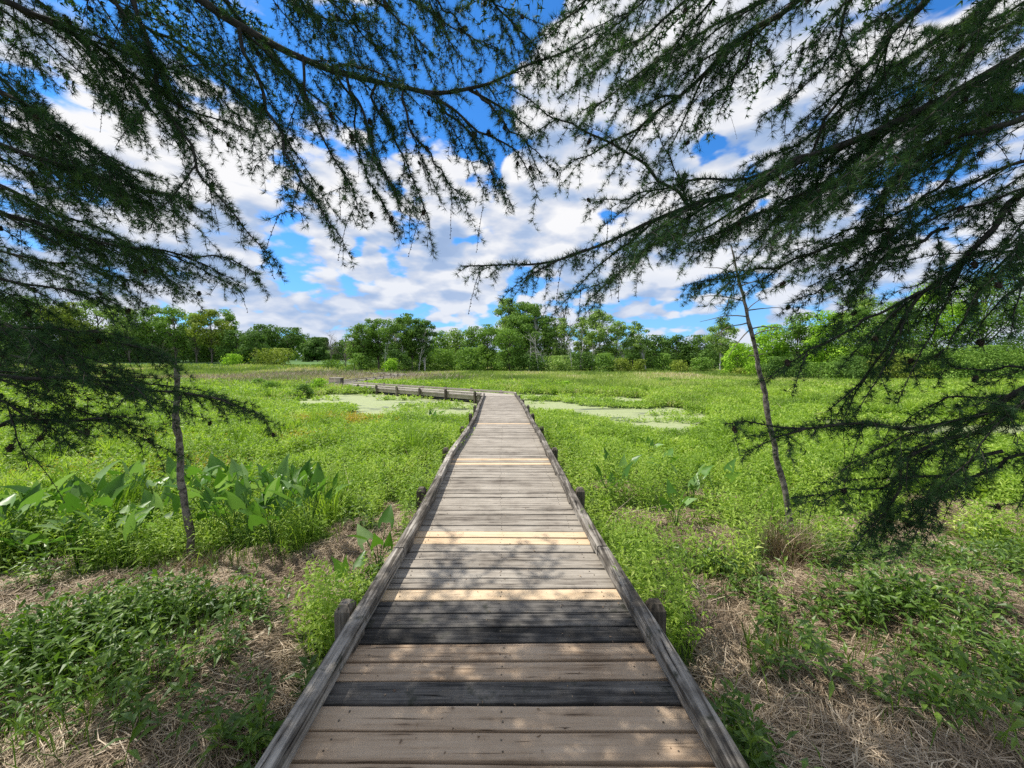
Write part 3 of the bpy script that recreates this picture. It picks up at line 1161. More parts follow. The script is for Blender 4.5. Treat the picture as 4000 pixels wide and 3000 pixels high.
# pinkish dead reeds, left middle distance
cs = [PZ(u, v, -.4)[:2] for u, v in [(900, 1500), (1060, 1480), (1180, 1500), (1350, 1480), (1600, 1490), (1250, 1465), (760, 1490), (1500, 1480)]]
xs, ys = [], []
for c_ in cs:
    n = 1500
    r_ = max(1.5, c_[1] * .09)
    xs.append(rs.normal(c_[0], r_, n))
    ys.append(rs.normal(c_[1], r_ * 1.2, n))
x, y = np.concatenate(xs), np.concatenate(ys)
keep = path_clear(x, y, 1.2) & ~water_mask(x, y) & (y > 22) & (y < 75)
x, y = x[keep], y[keep]
V, F, a = blades(x, y, ground_z(x, y), rs.uniform(.35, .95, len(x)), 0.0011 * y + .003, rs, .42)
o = mesh_np('dead_reeds', V, F, M_REED, None, {'rnd': a})
tag(o, 'pale pinkish brown dead reeds in the left middle distance of the marsh', 'reeds', kind='stuff')

# dead thatch (straw) near
x = np.concatenate([rs.uniform(-9, -0.9, 170000), rs.uniform(0.9, 10, 210000)])
y = rs.uniform(1.0, 7.2, len(x))
st = straw_amt(x, y)
keep = (st > .5) & (np.abs(x) < 1.45 * y + 1.0) & ((x < LX(y) - .12) | (x > RX(y) + .12))
x, y = x[keep], y[keep]
n = len(x)
th = 6.28 * fbm(x * 1.1 + 40, y * 1.1, 3) * 1.2 + rs.normal(0, .75, n) + .4
el = rs.normal(0.03, .16, n)
L = rs.uniform(.08, .30, n)
D = np.stack([np.cos(th) * np.cos(el), np.sin(th) * np.cos(el), np.sin(el)], 1)
S = nrm(np.stack([-np.sin(th), np.cos(th), rs.normal(0, .5, n)], 1)) * (rs.uniform(.0010, .0030, n))[:, None]
tuft = sstep(fbm(x * 3.1, y * 3.1, 3), .45, .7) * .05
C = np.stack([x, y, ground_z(x, y) + .008 + np.abs(rs.normal(0, .018, n)) + tuft * rs.random(n)], 1)
bend = np.stack([-np.sin(th), np.cos(th), rs.uniform(-.2, .6, n)], 1) * (L * rs.normal(0, .10, n))[:, None]
p0, p1, p2 = C - D * L[:, None] / 2, C + bend, C + D * L[:, None] / 2
V = np.stack([p0 - S, p0 + S, p1 - S, p1 + S, p2], 1).reshape(-1, 3)
o_ = (np.arange(n) * 5)[:, None, None]
Q = (np.array([[0, 1, 3, 2]])[None] + o_).reshape(-1, 4)
T = (np.array([[2, 3, 4]])[None] + o_).reshape(-1, 3)
a = np.clip(rs.normal(.5, .25, n) + (fbm(x * 2, y * 2, 2) - .5) * .6, 0, 1)
o = mesh_np('dead_straw', V, [Q, T], M_DRY, None, {'rnd': np.concatenate([a, a])})
tag(o, 'matted tan dead grass stems lying on the ground beside the boardwalk', 'straw', kind='stuff')
print('straw', n)


# shore weeds in the straw: left dark clump, right scattered
def clump_pts(lst):
    X, Y = [], []
    for (u, v, su, sv, n) in lst:
        c_ = PZ(u, v, -.38)
        X.append(rs.normal(c_[0], su, n))
        Y.append(rs.normal(c_[1], sv, n))
    X, Y = np.concatenate(X), np.concatenate(Y)
    k_ = ((X < LX(Y) - .22) | (X > RX(Y) + .22)) & (Y > .9)
    return X[k_], Y[k_]


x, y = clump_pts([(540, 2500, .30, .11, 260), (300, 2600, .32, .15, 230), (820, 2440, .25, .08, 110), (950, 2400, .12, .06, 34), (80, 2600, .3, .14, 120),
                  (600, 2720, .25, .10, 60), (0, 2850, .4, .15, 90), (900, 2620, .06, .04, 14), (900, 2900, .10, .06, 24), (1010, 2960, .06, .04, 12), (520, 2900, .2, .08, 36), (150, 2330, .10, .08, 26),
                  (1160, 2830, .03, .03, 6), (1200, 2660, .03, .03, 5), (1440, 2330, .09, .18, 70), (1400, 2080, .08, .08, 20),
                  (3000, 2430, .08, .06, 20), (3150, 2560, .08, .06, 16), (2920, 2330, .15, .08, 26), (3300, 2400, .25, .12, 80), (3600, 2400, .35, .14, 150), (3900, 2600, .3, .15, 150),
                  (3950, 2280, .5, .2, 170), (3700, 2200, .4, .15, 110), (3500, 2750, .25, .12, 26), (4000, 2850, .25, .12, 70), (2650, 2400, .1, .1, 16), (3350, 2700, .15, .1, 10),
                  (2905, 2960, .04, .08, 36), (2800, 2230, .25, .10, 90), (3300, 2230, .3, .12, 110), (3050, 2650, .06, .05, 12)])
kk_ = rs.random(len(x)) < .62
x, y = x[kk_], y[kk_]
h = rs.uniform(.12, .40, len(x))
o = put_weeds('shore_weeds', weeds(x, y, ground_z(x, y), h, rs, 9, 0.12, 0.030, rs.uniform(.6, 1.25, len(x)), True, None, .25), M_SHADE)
tag(o, 'leafy green weeds growing up through the straw beside the boardwalk', 'weeds', kind='stuff')
# grass shoots
x, y = clump_pts([(2950, 2560, .05, .04, 40), (3020, 2580, .05, .04, 50), (3080, 2560, .04, .04, 34), (2760, 2760, .25, .2, 20), (720, 2560, .2, .1, 90), (1050, 2200, .25, .1, 90),
                  (830, 2230, .2, .08, 60), (1250, 2120, .2, .1, 60), (3600, 2500, .4, .2, 160), (3800, 2800, .3, .2, 150), (300, 2800, .4, .2, 160), (100, 2950, .3, .1, 110), (2560, 2120, .4, .6, 200)])
V, F, a = blades(x, y, ground_z(x, y), rs.uniform(.10, .32, len(x)), rs.uniform(.004, .009, len(x)), rs, .3)
o = mesh_np('grass_shoots', V, F, M_SHADE, None, {'rnd': a})
tag(o, 'thin green grass shoots in small tufts on the straw', 'grass', kind='stuff')

# ------------------------------------------------------------------ arrow-leaved plants
M_ARUM = leaf_mat('arrow leaves', [(0, (0.06, 0.15, 0.02)), (0.6, (0.12, 0.25, 0.04)), (1, (0.27, 0.40, 0.16))], 0.35, 0.38, 0.35)
ARR = np.array([(0, 0, 0), (.30, 0, -.03), (.65, 0, -.05), (1, 0, -.12), (.02, .20, .05), (-.30, .30, .0), (-.18, .36, .02), (.12, .38, .08), (.42, .27, .08), (.72, .13, .03)])
ARR = np.vstack([ARR, ARR[4:] * np.array([1, -1, 1])])
AF = [(0, 7, 4), (4, 7, 6), (4, 6, 5), (0, 1, 7), (1, 8, 7), (1, 2, 8), (2, 9, 8), (2, 3, 9)]
mir = {4: 10, 5: 11, 6: 12, 7: 13, 8: 14, 9: 15}
AF = AF + [tuple(mir.get(q, q) for q in f[::-1]) for f in AF]


def arum(x, y, hh, nl, sz, label, group):
    z = float(ground_z(x, y))
    root = empty('arrow_leaved_plant', (x, y, z))
    tag(root, label, 'plant', group)
    st_ = Acc()
    for q in range(nl):
        an = q * 6.28 / nl + rs.uniform(-.5, .5)
        spread = rs.uniform(.05, .27) * sz
        hq = hh * rs.uniform(.65, 1.05)
        top = np.array([math.cos(an) * spread, math.sin(an) * spread, hq])
        P = np.array([(0, 0, 0), top * np.array([.3, .3, .55]), top])
        st_.tube(P, [.007, .005, .004], 4, rs.random(), False)
        el = rs.uniform(.35, 1.45)
        ax_ = np.array([math.cos(an) * math.cos(el), math.sin(an) * math.cos(el), math.sin(el)])
        side = nrm(np.cross(ax_, np.array([0, 0, 1.0]) + rs.normal(0, .35, 3)))
        no = np.cross(side, ax_)
        Ls = rs.uniform(.12, .24) * sz
        V = top + (ARR[:, 0:1] * ax_ + ARR[:, 1:2] * side * rs.uniform(.75, 1.05) + ARR[:, 2:3] * no) * Ls
        a_ = Acc()
        a_.add(V, AF, rs.random())
        lf = a_.build('leaf', M_ARUM, root, True)
    st_.build('stalks', M_ARUM, root, True)


bed = []
r2 = np.random.default_rng(5)
for (u, v, n, su, sv) in [(350, 2060, 14, 360, 60), (600, 1990, 16, 480, 50), (1020, 2000, 12, 200, 60), (850, 1900, 16, 340, 50), (150, 2130, 8, 220, 30), (1150, 1880, 8, 160, 50)]:
    for _ in range(n):
        uu, vv = u + r2.uniform(-su, su), v + r2.uniform(-sv, sv)
        p = PZ(uu, vv + 110, -.38)
        if inpoly(p[0], p[1], STRAW_L) or any(math.hypot(p[0] - q[0], p[1] - q[1]) < .2 for q in bed):
            continue
        bed.append((p[0], p[1]))
bed.sort(key=lambda p: p[1])
ORD = ['first', 'second', 'third', 'fourth', 'fifth', 'sixth', 'seventh', 'eighth', 'ninth', 'tenth', 'eleventh', 'twelfth', 'thirteenth', 'fourteenth']
rows = [bed[i_::1][:0] for i_ in range(0)]
nr = 4
per = int(math.ceil(len(bed) / nr))
rowname = ['front row', 'second row', 'third row', 'back row']
for ri in range(nr):
    row = sorted(bed[ri * per:(ri + 1) * per], key=lambda p: p[0] / p[1])
    for qi, (x_, y_) in enumerate(row):
        arum(x_, y_, rs.uniform(.40, .66), int(rs.integers(6, 11)), rs.uniform(.9, 1.3),
             'broad arrow-leaved plant, %s from left in the %s of the left marsh bed' % (ORD[min(qi, 13)], rowname[ri]), 'arrow-leaved plants in the left marsh bed')
for (u, v, lab, hh) in [(1360, 2330, 'small arrow-leaved plant on the straw beside the left kerb', .34), (1480, 2180, 'upright arrow-leaved plant just left of the boardwalk at the straw edge', .45),
                        (1690, 1640, 'tall dark arrow-leaved plant at the near edge of the left duckweed pond', .6),
                        (2700, 1960, 'glossy arrow-leaved clump to the right of the boardwalk, nearest the dead sapling', .55), (2790, 1930, 'pale arrow-leaved clump right of the glossy one', .5),
                        (2380, 1960, 'arrow-leaved plant closest to the right kerb', .5), (2430, 1890, 'pale arrow-leaved plant in the green right of the new planks', .5), (2600, 1860, 'arrow-leaved plant in the middle of the right bank', .5),
                        (2540, 1780, 'arrow-leaved plant on the far part of the right bank', .55), (2640, 2040, 'drooping arrow-leaved plant at the front of the right bank', .42)]:
    p = PZ(u, v + 40, -.38)
    arum(p[0], p[1], hh, 5, 1.0, lab, 'arrow-leaved plants along the boardwalk')

# ------------------------------------------------------------------ dead saplings in front
M_BARK = simple_mat('grey flaking bark', (0.05, 0.04, 0.032), 0.9, (22, (0.25, 0.215, 0.18)))
M_BARKD = simple_mat('dark bark', (0.018, 0.015, 0.012), 0.9, (30, (0.055, 0.046, 0.036)))
M_BARKW = simple_mat('white bark', (0.42, 0.39, 0.34), 0.8, (3, (0.62, 0.60, 0.55)))
M_BARKG = simple_mat('grey brown bark', (0.11, 0.09, 0.07), 0.9, (3, (0.20, 0.17, 0.14)))
sn = empty('dead_sapling', tuple(PZ(752, 2180, -.38)))
tag(sn, 'short bare broken-topped trunk standing in the green left of the boardwalk', 'dead tree')
sp0 = np.array(sn.location)
d0 = sp0[1]
pts = [(752, 2190, 0), (735, 2080, 0), (715, 1960, .02), (705, 1850, .02), (708, 1740, 0), (692, 1650, -.03), (686, 1560, -.03), (684, 1480, -.02), (677, 1412, 0)]
P = np.array([PD(u, v, d0 + o_) for u, v, o_ in pts]) - sp0
P = catmull(P, 34)
P += rs.normal(0, .0045, P.shape)
P[:, 0] += .02 * np.sin(np.linspace(0, 9, 34))
R = np.interp(np.linspace(0, 1, 34), [0, .1, .5, .9, 1], [.052, .036, .033, .026, .018]) * rs.uniform(.85, 1.18, 34)
a_ = Acc()
a_.tube(P, R, 10)
a_.build('trunk', M_BARK, sn, True)
for q in (7, 12, 15, 20, 24, 30):
    a_ = Acc()
    an = rs.uniform(0, 6.28)
    dd2 = np.array([math.cos(an), math.sin(an) * .4, .3])
    a_.tube([P[q], P[q] + dd2 * .05, P[q] + dd2 * rs.uniform(.09, .2)], [.008, .005, .002], 4)
    a_.build('stub', M_BARK, sn, True)

dt = empty('dead_sapling', tuple(PZ(3098, 2150, -.38)))
tag(dt, 'tall slender dead tree with thin bare twigs rising from a straw tussock on the right', 'dead tree')
b0 = np.array(dt.location)
d0 = b0[1]
pts = [(3098, 2160), (3086, 2060), (3066, 1910), (3029, 1775), (3000, 1623), (2986, 1529), (2965, 1450), (2954, 1380), (2927, 1267), (2909, 1181), (2887, 1100), (2870, 1020), (2858, 960)]
P = catmull(np.array([PD(u, v, d0 + .02 * q) for q, (u, v) in enumerate(pts)]) - b0, 50)
P += rs.normal(0, .004, P.shape)
R = np.interp(np.linspace(0, 1, 50), [0, .1, .5, .85, 1], [.046, .033, .026, .015, .007]) * rs.uniform(.88, 1.12, 50)
a_ = Acc()
a_.tube(P, R, 10)
a_.build('trunk', M_BARK, dt, True)
for (v0, dx, dz, L_) in [(1300, 1, .5, .55), (1215, 1, .25, .45), (1280, 1, .2, .5), (1240, -1, .15, .55), (1255, -1, -.1, .42), (1200, 1, .9, .4), (1160, -1, .4, .5), (1330, 1, -.3, .2), (1290, -1, -.9, .35),
                         (1100, 1, .5, .5), (1060, -1, .4, .5), (1480, 1, .2, .07), (1530, -1, .3, .07), (1620, 1, .3, .07), (1560, 1, .3, .06), (1660, -1, .2, .06), (1390, -1, .3, .1), (1385, 1, .5, .15)]:
    zt = PD(2900, v0, d0)[2] - b0[2]
    q = int(np.argmin(abs(P[:, 2] - zt)))
    yy = rs.uniform(-.5, .5)
    dv = nrm(np.array([dx, yy, dz]))
    pr = [P[q]]
    for s_ in np.linspace(.25, 1, 4):
        pr.append(P[q] + dv * L_ * s_ + np.array([0, 0, -1]) * .25 * L_ * s_ ** 2 + rs.normal(0, .012, 3) * L_)
    a_ = Acc()
    a_.tube(catmull(pr, 9), np.linspace(.008, .002, 9), 4)
    a_.build('twig', M_BARKG, dt, True)
# straw tussocks at the two bases
for (u, v, n_, hh, lab) in [(3085, 2190, 900, .5, 'brown tussock of dead grass round the foot of the tall dead tree'), (760, 2210, 240, .25, 'small tuft of dry grass round the foot of the broken trunk')]:
    c_ = PZ(u, v, -.38)
    x = rs.normal(c_[0], .15, n_)
    y = rs.normal(c_[1], .12, n_)
    V, F, a = blades(x, y, ground_z(x, y) - .02, rs.uniform(.12, hh, n_), rs.uniform(.003, .007, n_), rs, .55)
    o = mesh_np('dry_tussock', V, F, M_DRY, None, {'rnd': a * .8})
    tag(o, lab, 'tussock')

# ------------------------------------------------------------------ distant trees
TREEC = {
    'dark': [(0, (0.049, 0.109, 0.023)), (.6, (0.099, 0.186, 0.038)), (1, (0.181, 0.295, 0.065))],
    'mid': [(0, (0.083, 0.155, 0.029)), (.6, (0.165, 0.295, 0.051)), (1, (0.297, 0.434, 0.087))],
    'aspen': [(0, (0.116, 0.194, 0.043)), (.6, (0.247, 0.372, 0.087)), (1, (0.429, 0.542, 0.174))],
    'bright': [(0, (0.132, 0.264, 0.020)), (.6, (0.297, 0.512, 0.043)), (1, (0.495, 0.682, 0.087))],
    'olive': [(0, (0.10, 0.15, 0.025)), (.6, (0.23, 0.30, 0.045)), (1, (0.38, 0.43, 0.09))],
    'rust': [(0, (0.165, 0.093, 0.051)), (.5, (0.231, 0.171, 0.072)), (1, (0.165, 0.232, 0.072))],
}
M_T = {k_: leaf_mat('foliage ' + k_, v_, 0.3, 0.7, 0.1) for k_, v_ in TREEC.items()}


def far_tree(u, d, vt, wpx, style, col, label, group, vb=None, lean=0.0, leaves=None, bark=None, name='tree', dens=1.0, trunk_vis=0.34, twigs=None):
    x0 = (u - 2000) / FPX * d
    z0 = float(ground_z(x0, d))
    ztop = CAMH + (1415 - vt) / FPX * d
    H = max(ztop - z0, .6) * 1.05
    Wd = wpx / FPX * d
    root = empty(name, (x0, d, z0 - .05))
    tag(root, label, {'shrub': 'shrub', 'bare': 'bare tree'}.get(style, 'tree'), group)
    r = np.random.default_rng(int(u * 7 + d * 13 + vt))
    ls = d / 385 * 1.25
    trunk = Acc()
    tb = {'round': .12, 'tall': trunk_vis, 'shrub': 0.0, 'bare': .3, 'spread': .36, 'dense': 0.03}[style]
    cl_ = []
    K = {'round': 60, 'tall': 40, 'shrub': 30, 'bare': 26, 'spread': 52, 'dense': 60}[style]
    K = twigs or K
    for q in range(K):
        f = (q + r.random()) / K
        hz_ = tb + (1 - tb) * f
        if style == 'round':
            env = math.sqrt(max(0.02, 1 - ((f - .32) / .70) ** 2))
        elif style == 'tall':
            env = .45 + .65 * math.sin(min(1, f * 1.05) * math.pi) ** .7 if f < .9 else .35
        elif style == 'spread':
            env = .35 + .75 * min(1, f * 1.6) * math.sqrt(max(0.03, 1 - max(0, (f - .55) / .48) ** 2))
        elif style == 'shrub' or style == 'dense':
            env = math.sqrt(max(.05, 1 - (f * .95) ** 2.4))
        else:
            env = .3 + .7 * math.sin(min(1, f) * math.pi)
        rad = env * Wd / 2
        an = r.uniform(0, 6.28)
        rr = rad * math.sqrt(r.uniform(.12, 1)) * .92
        cz = hz_ * H * .96 * r.uniform(.93, 1.08)
        cl_.append((math.cos(an) * rr + lean * cz, math.sin(an) * rr, cz, rad))
    # trunk
    tr_top = H * (.93 if style != 'shrub' else .6)
    tp = np.array([(lean * s_ * tr_top + r.normal(0, .012) * H * s_, r.normal(0, .01) * H * s_, s_ * tr_top) for s_ in np.linspace(0, 1, 7)])
    rb = max(H * .016, .05) * (1.1 if style in ('round', 'spread') else .9)
    trunk.tube(tp, np.linspace(rb, rb * .2, 7), 6)
    for (cx, cy, cz, rad) in cl_:
        st0 = max(.12, min(.9, cz / H - .18 - .1 * r.random()))
        p0_ = np.array([np.interp(st0 * H, tp[:, 2], tp[:, 0]), np.interp(st0 * H, tp[:, 2], tp[:, 1]), st0 * H if st0 * H < tr_top else tr_top])
        p1_ = np.array([cx, cy, cz])
        m_ = (p0_ + p1_) / 2 + np.array([0, 0, .05 * H]) * r.uniform(-.3, 1)
        trunk.tube(catmull([p0_, m_, p1_], 5), np.linspace(rb * .38, rb * .1, 5), 3)
        if style == 'bare':
            for _ in range(7):
                e_ = p1_ + r.normal(0, 1, 3) * np.array([.13, .13, .1]) * H * .8 + np.array([0, 0, .05 * H])
                trunk.tube([p1_ * .6 + m_ * .4, (p1_ + e_) / 2 + r.normal(0, .02, 3) * H, e_], [rb * .12, rb * .09, rb * .05], 3)
    trunk.build('trunk', bark or M_BARKG, root, True)
    if style == 'bare':
        return root
    # leaves in uneven clumps
    area = H * (1 - tb) * Wd
    N = leaves or int(np.clip(area / (ls * ls) * 6.5 * dens, 700, 17000))
    cl_ = np.array(cl_)
    sz = r.uniform(.5, 1.5, K)
    pk = r.choice(K, N, p=sz / sz.sum())
    sp_ = {'round': .10, 'tall': .10, 'shrub': .13, 'spread': .09, 'dense': .11}[style]
    cs_ = Wd * sp_ * (0.7 + .5 * r.random(K))
    g3 = r.normal(0, 1, (N, 3))
    g3 /= np.maximum(1, np.linalg.norm(g3, axis=1)[:, None] / 1.7)
    C = cl_[pk, :3] + g3 * cs_[pk][:, None] * np.array([1.15, 1.15, .68])
    C[:, 2] = np.clip(C[:, 2], .1, H * 1.03)
    out = nrm(g3 + np.array([0, 0, .55]) + r.normal(0, .55, (N, 3)))
    a1_ = nrm(np.cross(out, r.normal(0, 1, (N, 3))))
    a2_ = np.cross(out, a1_)
    s_ = (ls * r.uniform(.6, 1.35, N))[:, None]
    V = np.stack([C - a1_ * s_ * .75, C - a2_ * s_ * .42, C + a1_ * s_ * .75, C + a2_ * s_ * .42], 1).reshape(-1, 3)
    F = np.arange(4 * N).reshape(-1, 4)
    tone = r.random(K)[pk] * .45 + r.random(N) * .55
    mesh_np('crown', V, F, M_T[col], root, {'rnd': tone})
    return root


